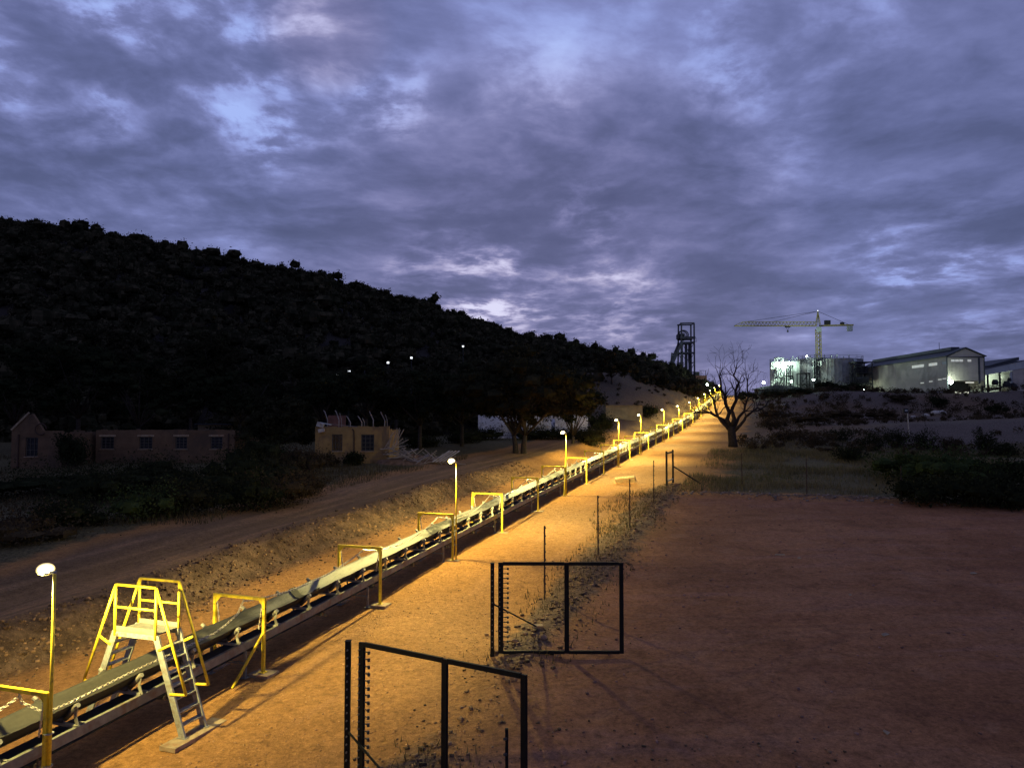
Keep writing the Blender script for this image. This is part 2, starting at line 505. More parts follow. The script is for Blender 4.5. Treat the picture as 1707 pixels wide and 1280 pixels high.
    c = N.mix(1.0, c, N.ramp(n_fine, [(.28, (.55,) * 3), (.5, (1.0,) * 3), (.72, (1.34,) * 3)]), 'MULTIPLY')
    c = N.mix(1.0, c, N.ramp(n_grit, [(.32, (.70,) * 3), (.68, (1.26,) * 3)]), 'MULTIPLY')
    n_m2 = N.noise(tc, 3.4, 7, 0.66, .4)
    c = N.mix(1.0, c, N.ramp(n_m2, [(.30, (.74,) * 3), (.5, (1.0,) * 3), (.70, (1.18,) * 3)]), 'MULTIPLY')
    N.L.new(c, b.inputs['Base Color'])
    b.inputs['Roughness'].default_value = 0.95
    b.inputs['Specular IOR Level'].default_value = 0.12
    h = N.m('ADD', N.m('MULTIPLY', rut, -.28), N.m('MULTIPLY', n_fine, 0.6))
    h = N.m('ADD', h, N.m('ADD', N.m('MULTIPLY', n_grit, .22), N.m('MULTIPLY', n_mid, .9)))
    bp = N.n('ShaderNodeBump')
    bp.inputs['Strength'].default_value = 1.0
    bp.inputs['Distance'].default_value = 0.10
    N.L.new(h, bp.inputs['Height'])
    N.L.new(bp.outputs[0], b.inputs['Normal'])
    return m


# ------------------------------------------------------------------ mesh helpers
class MB:
    def __init__(s):
        s.v, s.f = [], []

    def add(s, verts, faces):
        o = len(s.v)
        s.v += [tuple(x) for x in verts]
        s.f += [tuple(i + o for i in f) for f in faces]
        return s

    def box(s, c, sz, rot=None):
        hx, hy, hz = sz[0] / 2, sz[1] / 2, sz[2] / 2
        vs = [Vector((x, y, z)) for z in (-hz, hz) for y in (-hy, hy) for x in (-hx, hx)]
        if rot is not None:
            vs = [rot @ q for q in vs]
        c = Vector(c)
        return s.add([q + c for q in vs], [(0, 2, 3, 1), (4, 5, 7, 6), (0, 1, 5, 4), (2, 6, 7, 3), (0, 4, 6, 2), (1, 3, 7, 5)])

    def bar(s, p0, p1, w, h=None, up=(0, 0, 1)):
        h = h or w
        p0, p1 = Vector(p0), Vector(p1)
        d = (p1 - p0)
        L = d.length
        d.normalize()
        up = Vector(up)
        x = d.cross(up)
        if x.length < 1e-4:
            x = d.cross(Vector((1, 0, 0)))
        x.normalize()
        z = x.cross(d)
        M = Matrix((x, d, z)).transposed()
        return s.box((p0 + p1) / 2, (w, L, h), M)

    def tube(s, p0, p1, r0, r1=None, n=8, caps=True):
        return s.path([p0, p1], [r0, r0 if r1 is None else r1], n, caps)

    def path(s, pts, rads, n=6, caps=True):
        pts = [Vector(p) for p in pts]
        o = len(s.v)
        prev = None
        for i, p in enumerate(pts):
            d = (pts[min(i + 1, len(pts) - 1)] - pts[max(i - 1, 0)])
            if d.length < 1e-6:
                d = Vector((0, 0, 1))
            d.normalize()
            x = prev if prev is not None else (Vector((0, 0, 1)) if abs(d.z) < 0.9 else Vector((1, 0, 0)))
            x = (x - d * x.dot(d))
            x.normalize()
            prev = x
            y = d.cross(x)
            r = rads[i] if hasattr(rads, '__len__') else rads
            for k in range(n):
                t = 2 * math.pi * k / n
                s.v.append(tuple(p + x * (r * math.cos(t)) + y * (r * math.sin(t))))
        for i in range(len(pts) - 1):
            for k in range(n):
                a = o + i * n + k; b = o + i * n + (k + 1) % n
                s.f.append((a, b, b + n, a + n))
        if caps:
            s.f.append(tuple(o + k for k in reversed(range(n))))
            s.f.append(tuple(o + (len(pts) - 1) * n + k for k in range(n)))
        return s

    def lathe(s, prof, c=(0, 0, 0), n=24):
        o = len(s.v)
        for (r, z) in prof:
            for k in range(n):
                t = 2 * math.pi * k / n
                s.v.append((c[0] + r * math.cos(t), c[1] + r * math.sin(t), c[2] + z))
        for i in range(len(prof) - 1):
            for k in range(n):
                a = o + i * n + k; b = o + i * n + (k + 1) % n
                s.f.append((a, b, b + n, a + n))
        return s

    def prism(s, poly, d0, d1, axis='y'):
        """poly in (x,z), extruded along y"""
        n = len(poly)
        vs = [(x, d0, z) for x, z in poly] + [(x, d1, z) for x, z in poly]
        fs = [tuple(range(n)), tuple(reversed(range(n, 2 * n)))] + [(i, i + n, (i + 1) % n + n, (i + 1) % n) for i in range(n)]
        return s.add(vs, fs)

    def mesh(s, name, m, smooth=False):
        me = bpy.data.meshes.new(name)
        me.from_pydata(s.v, [], s.f)
        me.update()
        bm = bmesh.new()
        bm.from_mesh(me)
        bmesh.ops.recalc_face_normals(bm, faces=bm.faces)
        bm.to_mesh(me)
        bm.free()
        if m:
            me.materials.append(m)
        if smooth:
            me.polygons.foreach_set('use_smooth', [True] * len(me.polygons))
        return me

    def build(s, name, m, parent=None, loc=(0, 0, 0), rz=0.0, smooth=False, bevel=0.0):
        o = bpy.data.objects.new(name, s.mesh(name, m, smooth))
        COL.objects.link(o)
        o.location = loc
        o.rotation_euler = (0, 0, rz)
        o.parent = parent
        if bevel:
            b = o.modifiers.new('bevel', 'BEVEL')
            b.width = bevel
            b.segments = 1
        return o


def tag(o, label=None, cat=None, group=None, kind=None):
    if label: o['label'] = label
    if cat: o['category'] = cat
    if group: o['group'] = group
    if kind: o['kind'] = kind
    return o


def thing(name, label, cat, loc=(0, 0, 0), rz=0.0, group=None):
    o = bpy.data.objects.new(name, None)
    o.empty_display_size = 0.3
    COL.objects.link(o)
    o.location = loc
    o.rotation_euler = (0, 0, rz)
    return tag(o, label, cat, group)


def place(name, me, parent, loc=(0, 0, 0), rot=(0, 0, 0), scale=(1, 1, 1)):
    o = bpy.data.objects.new(name, me)
    COL.objects.link(o)
    o.parent = parent
    o.location = loc
    o.rotation_euler = rot
    o.scale = scale
    return o


KIDS = {}


def copy_tree(o, parent=None):
    c = o.copy()
    COL.objects.link(c)
    c.parent = parent
    for ch in o.children:
        copy_tree(ch, c)
    return c


def mesh_polys(name, V, k, m, smooth=False):
    """V: (n*k,3) array, every k verts form one polygon"""
    V = np.asarray(V, np.float32)
    n = len(V) // k
    me = bpy.data.meshes.new(name)
    me.vertices.add(n * k)
    me.vertices.foreach_set('co', V.ravel())
    me.loops.add(n * k)
    me.loops.foreach_set('vertex_index', np.arange(n * k, dtype=np.int32))
    me.polygons.add(n)
    me.polygons.foreach_set('loop_start', np.arange(0, n * k, k, dtype=np.int32))
    me.polygons.foreach_set('loop_total', np.full(n, k, np.int32))
    me.update(calc_edges=True)
    me.materials.append(m)
    return me


def leaf_quads(C, size, rng, flat=0.0):
    """C (n,3) leaf centres -> (n*4,3) verts"""
    n = len(C)
    a = rng.normal(size=(n, 3))
    a[:, 2] *= (1 - flat)
    a /= np.linalg.norm(a, axis=1, keepdims=True) + 1e-9
    t = rng.normal(size=(n, 3))
    b = np.cross(a, t)
    b /= np.linalg.norm(b, axis=1, keepdims=True) + 1e-9
    s = (size * rng.uniform(0.55, 1.3, n))[:, None]
    w = s * rng.uniform(0.35, 0.6, n)[:, None]
    V = np.empty((n, 4, 3))
    V[:, 0] = C - a * s * .5
    V[:, 1] = C + b * w * .5 + a * s * .08
    V[:, 2] = C + a * s * .5
    V[:, 3] = C - b * w * .5 - a * s * .05
    return V.reshape(-1, 3)


def blob_points(c, r, n, rng, shell=0.55):
    d = rng.normal(size=(n, 3))
    d /= np.linalg.norm(d, axis=1, keepdims=True)
    rad = shell + (1 - shell) * rng.uniform(0, 1, n) ** 0.6
    rad *= rng.uniform(0.75, 1.04, n)
    return np.asarray(c) + d * rad[:, None] * np.asarray(r)


_CUBE = {}


def lump_quads(c, r, rng, n=3, rough=.22):
    """bumpy closed leafy mass made of quads, (m*4,3)"""
    if n not in _CUBE:
        g = np.linspace(-1, 1, n + 1)
        q = []
        for ax in range(3):
            for sg in (-1, 1):
                for i in range(n):
                    for j in range(n):
                        cs = [(g[i], g[j]), (g[i + 1], g[j]), (g[i + 1], g[j + 1]), (g[i], g[j + 1])]
                        for a_, b_ in cs:
                            p = [0, 0, 0]
                            p[ax] = sg; p[(ax + 1) % 3] = a_; p[(ax + 2) % 3] = b_
                            q.append(p)
        q = np.array(q, float)
        _CUBE[n] = q / np.linalg.norm(q, axis=1, keepdims=True)
    d = _CUBE[n]
    o = rng.uniform(0, 50, 3)
    f = 1 + rough * (np.sin(d[:, 0] * 4 + o[0]) * np.sin(d[:, 1] * 4.6 + o[1]) + .8 * np.sin(d[:, 2] * 5 + d[:, 0] * 3 + o[2]))
    return np.asarray(c) + d * f[:, None] * np.asarray(r)


# ------------------------------------------------------------------ ground
def axis(lo, hi, dlo, dhi, step, growth):
    a = list(np.arange(dlo, dhi + 1e-6, step))
    s, x = step, dhi
    while x < hi:
        s *= growth
        x += s
        a.append(x)
    s, x = step, dlo
    b = []
    while x > lo:
        s *= growth
        x -= s
        b.append(x)
    return np.array(b[::-1] + a)


def build_ground():
    xs = axis(-900, 1400, -20, 26, 0.22, 1.045)
    ys = axis(-60, 2200, 8, 52, 0.22, 1.035)
    X, Y = np.meshgrid(xs, ys)
    Z = Gz(X, Y)
    nx, ny = len(xs), len(ys)
    me = bpy.data.meshes.new('ground')
    V = np.stack([X, Y, Z], -1).reshape(-1, 3).astype(np.float32)
    idx = np.arange(nx * ny).reshape(ny, nx)
    Q = np.stack([idx[:-1, :-1], idx[:-1, 1:], idx[1:, 1:], idx[1:, :-1]], -1).reshape(-1, 4)
    me.vertices.add(len(V)); me.vertices.foreach_set('co', V.ravel())
    me.loops.add(Q.size); me.loops.foreach_set('vertex_index', Q.ravel().astype(np.int32))
    me.polygons.add(len(Q))
    me.polygons.foreach_set('loop_start', np.arange(0, Q.size, 4, dtype=np.int32))
    me.polygons.foreach_set('loop_total', np.full(len(Q), 4, np.int32))
    me.polygons.foreach_set('use_smooth', np.ones(len(Q), bool))
    me.update(calc_edges=True)
    u, v = UV(X, Y)
    jit = 1.6 * fbm(X * .25, Y * .25, 71, 3)
    right_far = sst(u + jit, 48, 51) * sst(v + jit, -5.5, -1)
    left_far = sst(-v + jit, 24.5, 28)
    yard = sst(v + .8 * jit, -6.2, -4.2) * (1 - sst(u + .5 * jit, 46.5, 48.5))
    grass = np.clip(right_far * (1 - sst(Y, 92, 104)) * (.75 + .25 * fbm(X * .1, Y * .1, 77, 2)) + left_far * .75, 0, 1)
    grey = np.clip(right_far * sst(X + 4 * jit, 36, 52) * sst(Y + 3 * jit, 84, 92) * (1 - sst(Y, 215, 260)) * (.55 + .9 * fbm(X * .05, Y * .05, 79, 3)), 0, 1)
    wob = 0.7 * vnoise(u * 0.16, v * 0.02, 5) + 0.35 * vnoise(u * .5, v * .05, 6)
    vv = v + wob
    stony = sst(-vv, 17.6, 18.5) * sst(vv, -20.4, -19.6) * (1 - sst(u, 48, 70))
    road = sst(-vv, 19.4, 20.2) * (1 - sst(-v + jit, 24, 26)) * (1 - sst(u, 70, 110))
    lit = np.exp(-((v + 6.3) / (.9 + .5 * sst(u, 20, 30))) ** 2) * (1 - sst(u, 50, 56)) * (1 - .75 * np.exp(-((u - 15.6) / 2.2) ** 2))
    lit = np.maximum(lit, .75 * np.exp(-((u - 48.3) / 1.0) ** 2) * sst(v, -6, -3))
    lit = np.maximum(lit, 1.0 * sst(u, 88, 120) * sst(-v, 14.5, 17.5) * (1 - sst(u, 230, 260)))
    lit = np.maximum(lit, .95 * right_far * sst(Y, 80, 96))
    lit = np.maximum(lit, .6 * sst(-u, -16, -9) * sst(v, -7.5, -5.5) * (1 - sst(v, -3, 0)))
    for nm, ch in (('zones', (grass, grey, yard)), ('zones2', (stony, road, lit))):
        ca = me.color_attributes.new(nm, 'FLOAT_COLOR', 'POINT')
        arr = np.ones((nx * ny, 4), np.float32)
        for i, c in enumerate(ch):
            arr[:, i] = np.clip(c, 0, 1).reshape(-1)
        ca.data.foreach_set('color', arr.ravel())
    me.materials.append(ground_mat())
    o = bpy.data.objects.new('ground', me)
    COL.objects.link(o)
    return tag(o, kind='structure')


build_ground()

# ------------------------------------------------------------------ hill with its bush
RIDGE = [(-900, 330, 120, 52), (-350, 349, 150, 70), (0, 380, 168, 84), (120, 393, 172, 85), (240, 411, 176, 86), (420, 451, 186, 88), (530, 468, 194, 92),
         (690, 510, 208, 99), (800, 547, 222, 108), (900, 574, 236, 124), (960, 585, 246, 138), (1060, 608, 268, 168), (1110, 618, 280, 188), (1150, 634, 290, 208), (1190, 660, 300, 240)]


def build_hill():
    ns, nt = 110, 46
    rp = np.array([tuple(at_y(px, py, Y)) for px, py, Y, _ in RIDGE])
    fp = []
    for px, py, Y, Yf in RIDGE:
        q = at_y(px, 690, Yf)
        fp.append((q.x, q.y, gz(q.x, q.y) - 1.0))
    fp = np.array(fp)
    s = np.linspace(0, len(RIDGE) - 1, ns)
    k = np.arange(len(RIDGE))
    rr = np.stack([np.interp(s, k, rp[:, i]) for i in range(3)], -1)
    ff = np.stack([np.interp(s, k, fp[:, i]) for i in range(3)], -1)
    ts = np.linspace(0, 1.7, nt)
    V = np.empty((nt, ns, 3))
    for i, t in enumerate(ts):
        xy = ff[:, :2] + (rr[:, :2] - ff[:, :2]) * t
        e = t ** 0.92 if t <= 1 else 1 - 0.55 * (t - 1) ** 1.2
        z = ff[:, 2] + (rr[:, 2] - ff[:, 2]) * e
        z = z + (2.2 * fbm(xy[:, 0] * .05, xy[:, 1] * .05, 91, 3)) * min(1, t * 3) * (0.25 if abs(t - 1) < .08 else 1)
        V[i, :, :2] = xy
        V[i, :, 2] = z
    idx = np.arange(ns * nt).reshape(nt, ns)
    Q = np.stack([idx[:-1, :-1], idx[:-1, 1:], idx[1:, 1:], idx[1:, :-1]], -1).reshape(-1, 4)
    me = bpy.data.meshes.new('hill')
    me.from_pydata([tuple(x) for x in V.reshape(-1, 3)], [], [tuple(int(j) for j in q) for q in Q])
    me.update()
    me.polygons.foreach_set('use_smooth', [True] * len(me.polygons))
    me.materials.append(mat('hill_soil', (0.030, 0.023, 0.018), 0.95, 0, .35, .15, None, 0, .5))
    o = bpy.data.objects.new('hill', me)
    COL.objects.link(o)
    tag(o, kind='structure')
    tree = BVHTree.FromPolygons([tuple(x) for x in V.reshape(-1, 3)], [tuple(int(j) for j in q) for q in Q])
    return V, tree


HILLV, HILL_BVH = build_hill()


def hz(x, y):
    h = HILL_BVH.ray_cast(Vector((x, y, 400)), Vector((0, 0, -1)))
    return h[0].z if h[0] is not None else gz(x, y)


def surf(x, y):
    return max(hz(x, y), gz(x, y))


def build_hill_bush():
    rng = np.random.default_rng(5)
    nt, ns, _ = HILLV.shape
    protos = []
    for k in range(12):
        fine = k < 6
        cores, pts = [], []
        nl = int(rng.integers(3, 6))
        for j in range(nl):
            c = np.array([rng.uniform(-.42, .42), rng.uniform(-.42, .42), rng.uniform(.22, .66)])
            r = np.array([.40, .40, .30]) * rng.uniform(.75, 1.15)
            cores.append(lump_quads(c, r * .60, rng, 2, .20))
            pts.append(blob_points(c, r * 1.08, (210 if fine else 120) // nl, rng, .58))
        protos.append((np.concatenate(cores), np.concatenate(pts)))
    out = []
    N = 4300
    tt = rng.uniform(0.0, 1.06, N) * (nt - 1) / 1.7
    tt[:900] = rng.uniform(.95, 1.05, 900) * (nt - 1) / 1.7
    sv = rng.uniform(6.5, ns - 1.01, N)
    for i in range(N):
        a, b = int(tt[i]), int(sv[i])
        fa, fb = tt[i] - a, sv[i] - b
        if a >= nt - 1: continue
        p = (HILLV[a, b] * (1 - fb) + HILLV[a, b + 1] * fb) * (1 - fa) + (HILLV[a + 1, b] * (1 - fb) + HILLV[a + 1, b + 1] * fb) * fa
        h = rng.uniform(1.6, 4.6) if rng.random() < .85 else rng.uniform(4, 7.0)
        if i < 900: h = rng.uniform(1.4, 3.6) if rng.random() < .88 else rng.uniform(3.4, 5.0)
        w = h * rng.uniform(.65, 1.15)
        dist = math.hypot(p[0], p[1])
        core, pr = protos[rng.integers(6) + (0 if i < 900 else 6)]
        th = rng.uniform(0, 6.28)
        c, s_ = math.cos(th), math.sin(th)
        rot = np.array([[c, s_, 0], [-s_, c, 0], [0, 0, 1]])
        p = p - np.array([0, 0, .08 * h])
        q = (pr @ rot) * (w, w, h) + p
        out.append((core @ rot) * (w, w, h) + p)
        out.append(leaf_quads(q, (0.18 + dist * 0.0013) if i < 900 else (0.36 + dist * 0.0013), rng))
    me = mesh_polys('hillside_bush', np.concatenate(out), 4, L_HILL)
    o = bpy.data.objects.new('hillside_bush', me)
    COL.objects.link(o)
    tag(o, 'dark dense bush covering the whole hillside', 'woodland', kind='stuff')


build_hill_bush()

# ------------------------------------------------------------------ belt conveyor
BZ = 1.32            # belt edge above the ground
conv = thing('belt_conveyor', 'long trough belt conveyor climbing the hill under yellow guard frames', 'conveyor', (0, 0, 0), -A)
VN, VF = -12.30, -13.40
U_A, U_B = -6.0, 236.0


def build_conveyor():
    # side channels in bolted lengths
    def channel(v, inward):
        u = U_A
        while u < U_B:
            step = 6.0
            u1 = min(u + step, U_B)
            z0, z1 = P(u) + .8, P(u1) + .8
            mb = MB()
            mb.bar((v, u + .004, z0), (v, u1 - .004, z1), 0.012, 0.20)
            mb.bar((v + inward * .040, u + .004, z0 + .094), (v + inward * .040, u1 - .004, z1 + .094), 0.07, 0.012)
            mb.bar((v + inward * .040, u + .004, z0 - .094), (v + inward * .040, u1 - .004, z1 - .094), 0.07, 0.012)
            mb.build('side_channel', M_CHAN, conv)
            u = u1
    channel(VN, -1)
    channel(VF, 1)
    # carrying belt: troughed sheet, sagging a little between idlers
    vc = (VN + VF) / 2
    prof = [(-.43, -.035), (-.37, -.09), (-.235, -.215), (-.18, -.25), (0, -.258), (.18, -.25), (.235, -.215), (.39, -.045), (.45, 0.02)]
    us = list(np.arange(U_A, 60, .25)) + list(np.arange(60, U_B, 1.0))
    V, F = [], []
    n = len(prof)
    for i, u in enumerate(us):
        sag = -.020 * abs(math.sin(math.pi * (u - .25) / 1.5))
        wv = 0.012 * float(fbm(u * .35, 3.3, 8, 3))
        for th in (0, -.014):
            for j, (dx, dz) in enumerate(prof):
                e = abs(dx) / .46
                V.append((vc + dx * (1 + wv * .8), u, P(u) + BZ + dz + sag * e + wv * e + th))
    for i in range(len(us) - 1):
        a, b = i * 2 * n, (i + 1) * 2 * n
        for j in range(n - 1):
            F.append((a + j, a + j + 1, b + j + 1, b + j))
            F.append((a + n + j, b + n + j, b + n + j + 1, a + n + j + 1))
        F.append((a, b, b + n, a + n))
        F.append((a + n - 1, a + 2 * n - 1, b + 2 * n - 1, b + n - 1))
    mb = MB(); mb.v, mb.f = V, F
    mb.build('carrying_belt', M_BELT, conv, smooth=True)
    # returning belt underneath
    mb = MB()
    us2 = list(np.arange(U_A, U_B + .1, 2.0))
    for i in range(len(us2) - 1):
        mb.bar((vc, us2[i], P(us2[i]) + .60), (vc, us2[i + 1], P(us2[i + 1]) + .60), .9, .014)
    mb.build('return_belt', M_BELTU, conv)
    # dark rubber patch across the belt uphill of the first frame
    mb = MB()
    u = 18.62
    for j in range(n - 1):
        (x0, z0), (x1, z1) = prof[j], prof[j + 1]
        mb.add([(vc + x0, u, P(u) + BZ + z0 + .005), (vc + x1, u, P(u) + BZ + z1 + .005), (vc + x1, u + .3, P(u + .3) + BZ + z1 + .005), (vc + x0, u + .3, P(u + .3) + BZ + z0 + .005),
                (vc + x0, u, P(u) + BZ + z0 + .02), (vc + x1, u, P(u) + BZ + z1 + .02), (vc + x1, u + .3, P(u + .3) + BZ + z1 + .02), (vc + x0, u + .3, P(u + .3) + BZ + z0 + .02)],
               [(0, 1, 2, 3), (4, 7, 6, 5), (0, 4, 5, 1), (2, 6, 7, 3), (1, 5, 6, 2), (0, 3, 7, 4)])
    mb.build('belt_patch', M_BELTU, conv)
    # idler sets
    fr = MB()
    fr.box((0, 0, -.405), (1.10, .07, .05))
    for sx in (-1, 1):
        fr.bar((sx * .545, 0, -.41), (sx * .485, 0, -.22), .075, .016, (0, 1, 0))
        fr.bar((sx * .485, 0, -.22), (sx * .535, 0, -.02), .07, .016, (0, 1, 0))
        fr.tube((sx * .49, -.0, -.045), (sx * .57, 0, .0), .045, n=8)
        fr.bar((sx * .21, 0, -.39), (sx * .21, 0, -.30), .04, .012, (0, 1, 0))
        fr.bar((sx * .40, 0.16, -.41), (sx * .53, .16, -.41), .05, .03)
    frame_me = fr.mesh('idler_bracket', M_IDLER)
    rl = MB().tube((-.17, 0, 0), (.17, 0, 0), .055, n=10)
    roll_me = rl.mesh('roller', M_ROLL, True)
    # distant idlers carry their rollers in the one mesh
    fr2 = MB(); fr2.v, fr2.f = list(fr.v), list(fr.f)
    fr2.tube((-.18, 0, -.328), (.18, 0, -.328), .055, n=6)
    fr2.tube((-.25, 0, -.29), (-.50, 0, -.06), .055, n=6)
    fr2.tube((.25, 0, -.29), (.50, 0, -.06), .055, n=6)
    far_me = fr2.mesh('idler_bracket', M_IDLER)
    legm = MB()
    for sx in (-1, 1):
        legm.box((sx * .52, 0, -.98), (.06, .06, .66))
        legm.box((sx * .52, 0, -1.30), (.16, .16, .02))
    legm.box((0, 0, -.95), (.98, .04, .05))
    leg_me = legm.mesh('support_frame', M_CHAN)
    rm = MB().tube((-.47, 0, -.785), (.47, 0, -.785), .05, n=8)
    for sx in (-1, 1):
        rm.bar((sx * .515, 0, -.64), (sx * .515, 0, -.80), .05, .012, (0, 1, 0))
        rm.tube((sx * .50, 0, -.785), (sx * .60, 0, -.785), .022, n=6)
    ret_me = rm.mesh('return_roller', M_ROLL)
    u, i = 0.25 + 1.5 * -4, 0
    while u < U_B - 1:
        slope = math.atan((P(u + .7) - P(u - .7)) / 1.4)
        loc = (vc, u, P(u) + BZ)
        if u < 62:
            b = place('idler_bracket', frame_me, conv, loc, (slope, 0, 0))
            place('roller', roll_me, b, (0, 0, -.328))
            for sx in (-1, 1):
                place('roller', roll_me, b, (sx * .372, 0, -.178), (0, sx * R(-43), 0))
        else:
            place('idler_bracket', far_me, conv, loc, (slope, 0, 0))
        if i % 2 == 0:
            place('return_roller', ret_me, conv, (vc, u + .75, P(u + .75) + BZ))
        if i % 4 == 2:
            place('support_frame', leg_me, conv, (vc, u + .3, P(u + .3) + BZ))
        u += 1.5
        i += 1


build_conveyor()

# ------------------------------------------------------------------ guard frames, lamps, chains along the conveyor
ORD = ['first', 'second', 'third', 'fourth', 'fifth', 'sixth', 'seventh', 'eighth', 'ninth', 'tenth', 'eleventh', 'twelfth', 'thirteenth', 'fourteenth', 'fifteenth',
       'sixteenth', 'seventeenth', 'eighteenth', 'nineteenth', 'twentieth'] + ['twenty-' + x for x in ('first', 'second', 'third', 'fourth', 'fifth', 'sixth', 'seventh', 'eighth', 'ninth')] + \
      ['thirtieth'] + ['thirty-' + x for x in ('first', 'second', 'third', 'fourth', 'fifth', 'sixth', 'seventh', 'eighth', 'ninth')]
FH, FW, TS = 1.91, 1.55, 0.078


def frame_proto():
    g = thing('guard_frame', '', 'guard frame', (0, 0, 0), -A, 'yellow guard frames over the conveyor')
    for x in (0, -FW):
        p = MB().box((x, 0, (FH - TS) / 2 + .0), (TS, TS, FH - TS)).build('post', M_YEL, g, bevel=.006)
        MB().box((x, 0, .052), (.16, .16, .012)).build('base_plate', M_YEL, p)
        s = 1 if x == 0 else -1
        MB().prism([(x - s * (TS / 2 + .001), FH - TS - .002), (x - s * (TS / 2 + .14), FH - TS - .002), (x - s * (TS / 2 + .001), FH - TS - .16)], -.008, .008).build('gusset', M_YEL, g)
        pad = MB()
        rg = random.Random(4 if x else 9)
        pts = [(-.30, -.26), (.32, -.24), (.30, .27), (-.29, .25)]
        pad.add([(x + a, b, -.10) for a, b in pts] + [(x + a * .96, b * .96, .045) for a, b in pts], [(3, 2, 1, 0), (4, 5, 6, 7), (0, 1, 5, 4), (1, 2, 6, 5), (2, 3, 7, 6), (3, 0, 4, 7)])
        pad.build('concrete_pad', M_CONC, g)
    MB().box((-FW / 2, 0, FH - TS / 2), (FW + TS, TS, TS)).build('crossbar', M_YEL, g, bevel=.006)
    MB().tube((-FW / 2 + .12, 0, FH - TS), (-FW / 2 + .12, 0, FH - TS - .07), .012, n=6).build('chain_hook', M_GALV, g)
    # short tie chains at the side of each post
    for x in (-.06, -FW + .06):
        mb = MB()
        z = FH - .16
        for k in range(9):
            mb.box((x - .012 * k * (1 if x > -1 else -1), .0, z - .075 * k), (.012 if k % 2 else .035, .035 if k % 2 else .012, .085))
        mb.build('tie_chain', M_CHAIN, g)
    return g


proto = frame_proto()
NF = 38
FRAMES = []
for k in range(-1, NF):
    g = proto if k == -1 else copy_tree(proto)
    u = U0 + 6 * k
    g.location = W(u, V0, P(u) - .01)
    g.rotation_euler = (0, 0, -A + R(random.Random(k).uniform(-1.5, 1.5)))
    FRAMES.append((k, u))
    if k == -1:
        lab = 'yellow guard frame below the nearest lamp post, lowest on the conveyor'
    elif k == 0:
        lab = 'yellow guard frame strapped to the nearest lamp post, downhill of the stile'
    elif k == 1:
        lab = 'yellow guard frame with a long raking brace, first uphill from the stile'
    else:
        lab = 'yellow guard frame over the conveyor, %s uphill from the stile' % ORD[k - 1]
    g['label'] = lab
    if k in (1, 6, 11):
        b = MB()
        if k == 1:
            b.bar((0, -.03, 1.02), (.0, -1.12, .02), .055)
        else:
            b.bar((0, -.03, 1.35), (.04, -.55, .02), .055)
        b.build('raking_brace', M_YEL, g, bevel=.005)
    if k == 1:
        MB().bar((-FW, -.03, .98), (-FW - .02, -.9, .02), .055).build('raking_brace', M_YEL, g, bevel=.005)
        for z in (1.62, 1.0):
            for x in (0, -FW):
                MB().tube((x, 0, z), (x, 0, z + .03), .047, n=8).build('wire_tie', M_RUST, g)


def chain_links(mb, pts, link=0.085, r=0.0085, w=0.026):
    # walk along the polyline and set alternate links
    pts = [Vector(p) for p in pts]
    seg = [(pts[i + 1] - pts[i]).length for i in range(len(pts) - 1)]
    tot = sum(seg)
    n = int(tot / (link * .74))
    i, acc, flip = 0, 0.0, 0
    for q in range(n):
        s = (q + .5) * tot / n
        while i < len(seg) - 1 and acc + seg[i] < s:
            acc += seg[i]
            i += 1
        d = (pts[i + 1] - pts[i]).normalized()
        c = pts[i] + d * (s - acc)
        side = d.cross(Vector((0, 0, 1)))
        side = side.normalized() if side.length > 1e-4 else Vector((1, 0, 0))
        nrm = side if q % 2 else side.cross(d)
        ring = []
        for k in range(6):
            t = 2 * math.pi * k / 6
            ring.append(c + d * (math.cos(t) * link * .5) + nrm * (math.sin(t) * w))
        for k in range(6):
            mb.tube(ring[k], ring[(k + 1) % 6], r, n=4, caps=False)


def catenary(p0, p1, sag, n=24):
    p0, p1 = Vector(p0), Vector(p1)
    return [p0.lerp(p1, t) - Vector((0, 0, 4 * sag * t * (1 - t))) for t in [i / n for i in range(n + 1)]]


def build_chains():
    for k in range(-1, NF - 1):
        u0, u1 = U0 + 6 * k, U0 + 6 * (k + 1)
        side = -FW / 2 + .12
        p0 = W(u0, V0 + side, P(u0) + FH - TS - .08)
        p1 = W(u1, V0 + side, P(u1) + FH - TS - .08)
        mb = MB()
        org = (p0 + p1) / 2
        if k == 0:
            # fallen slack: drops from the stile-side frame on to the belt edge, then up to the next frame
            pts = [p0, W(u0 + .06, V0 + side - .02, P(u0) + 1.62), W(u0 + .22, V0 - .30, P(u0) + 1.42), W(u0 + .8, V0 - .40, P(u0) + 1.385), W(u0 + 2.3, V0 - .42, P(u0 + 2.3) + 1.375),
                   W(u0 + 3.6, V0 - .40, P(u0 + 3.6) + 1.38), W(u0 + 4.7, V0 - .42, P(u0 + 4.7) + 1.385), W(u0 + 5.2, V0 - .50, P(u1) + 1.39), W(u0 + 5.72, V0 - .58, P(u1) + 1.52), W(u1 - .04, V0 + side + .02, P(u1) + 1.74), p1]
        elif k == -1:
            pts = catenary(p0, p1, .42)
        else:
            pts = catenary(p0, p1, random.Random(k + 3).uniform(.22, .5) if k < 8 else .3)
        pts = [q - org for q in pts]
        if k <= 5:
            chain_links(mb, pts)
        else:
            mb.path(pts[::2], .016, 5)
        o = mb.build('slung_chain', M_CHAIN, None, org)
        if k == -1:
            lab = 'steel chain slung between the two lowest yellow guard frames'
        elif k == 0:
            lab = 'slack steel chain lying along the belt edge below the stile'
        else:
            lab = 'steel chain slung between the %s and %s guard frames uphill from the stile' % (ORD[k - 1], ORD[k])
        tag(o, lab, 'chain', 'chains slung between the guard frames')


build_chains()

LAMP_H = 3.96


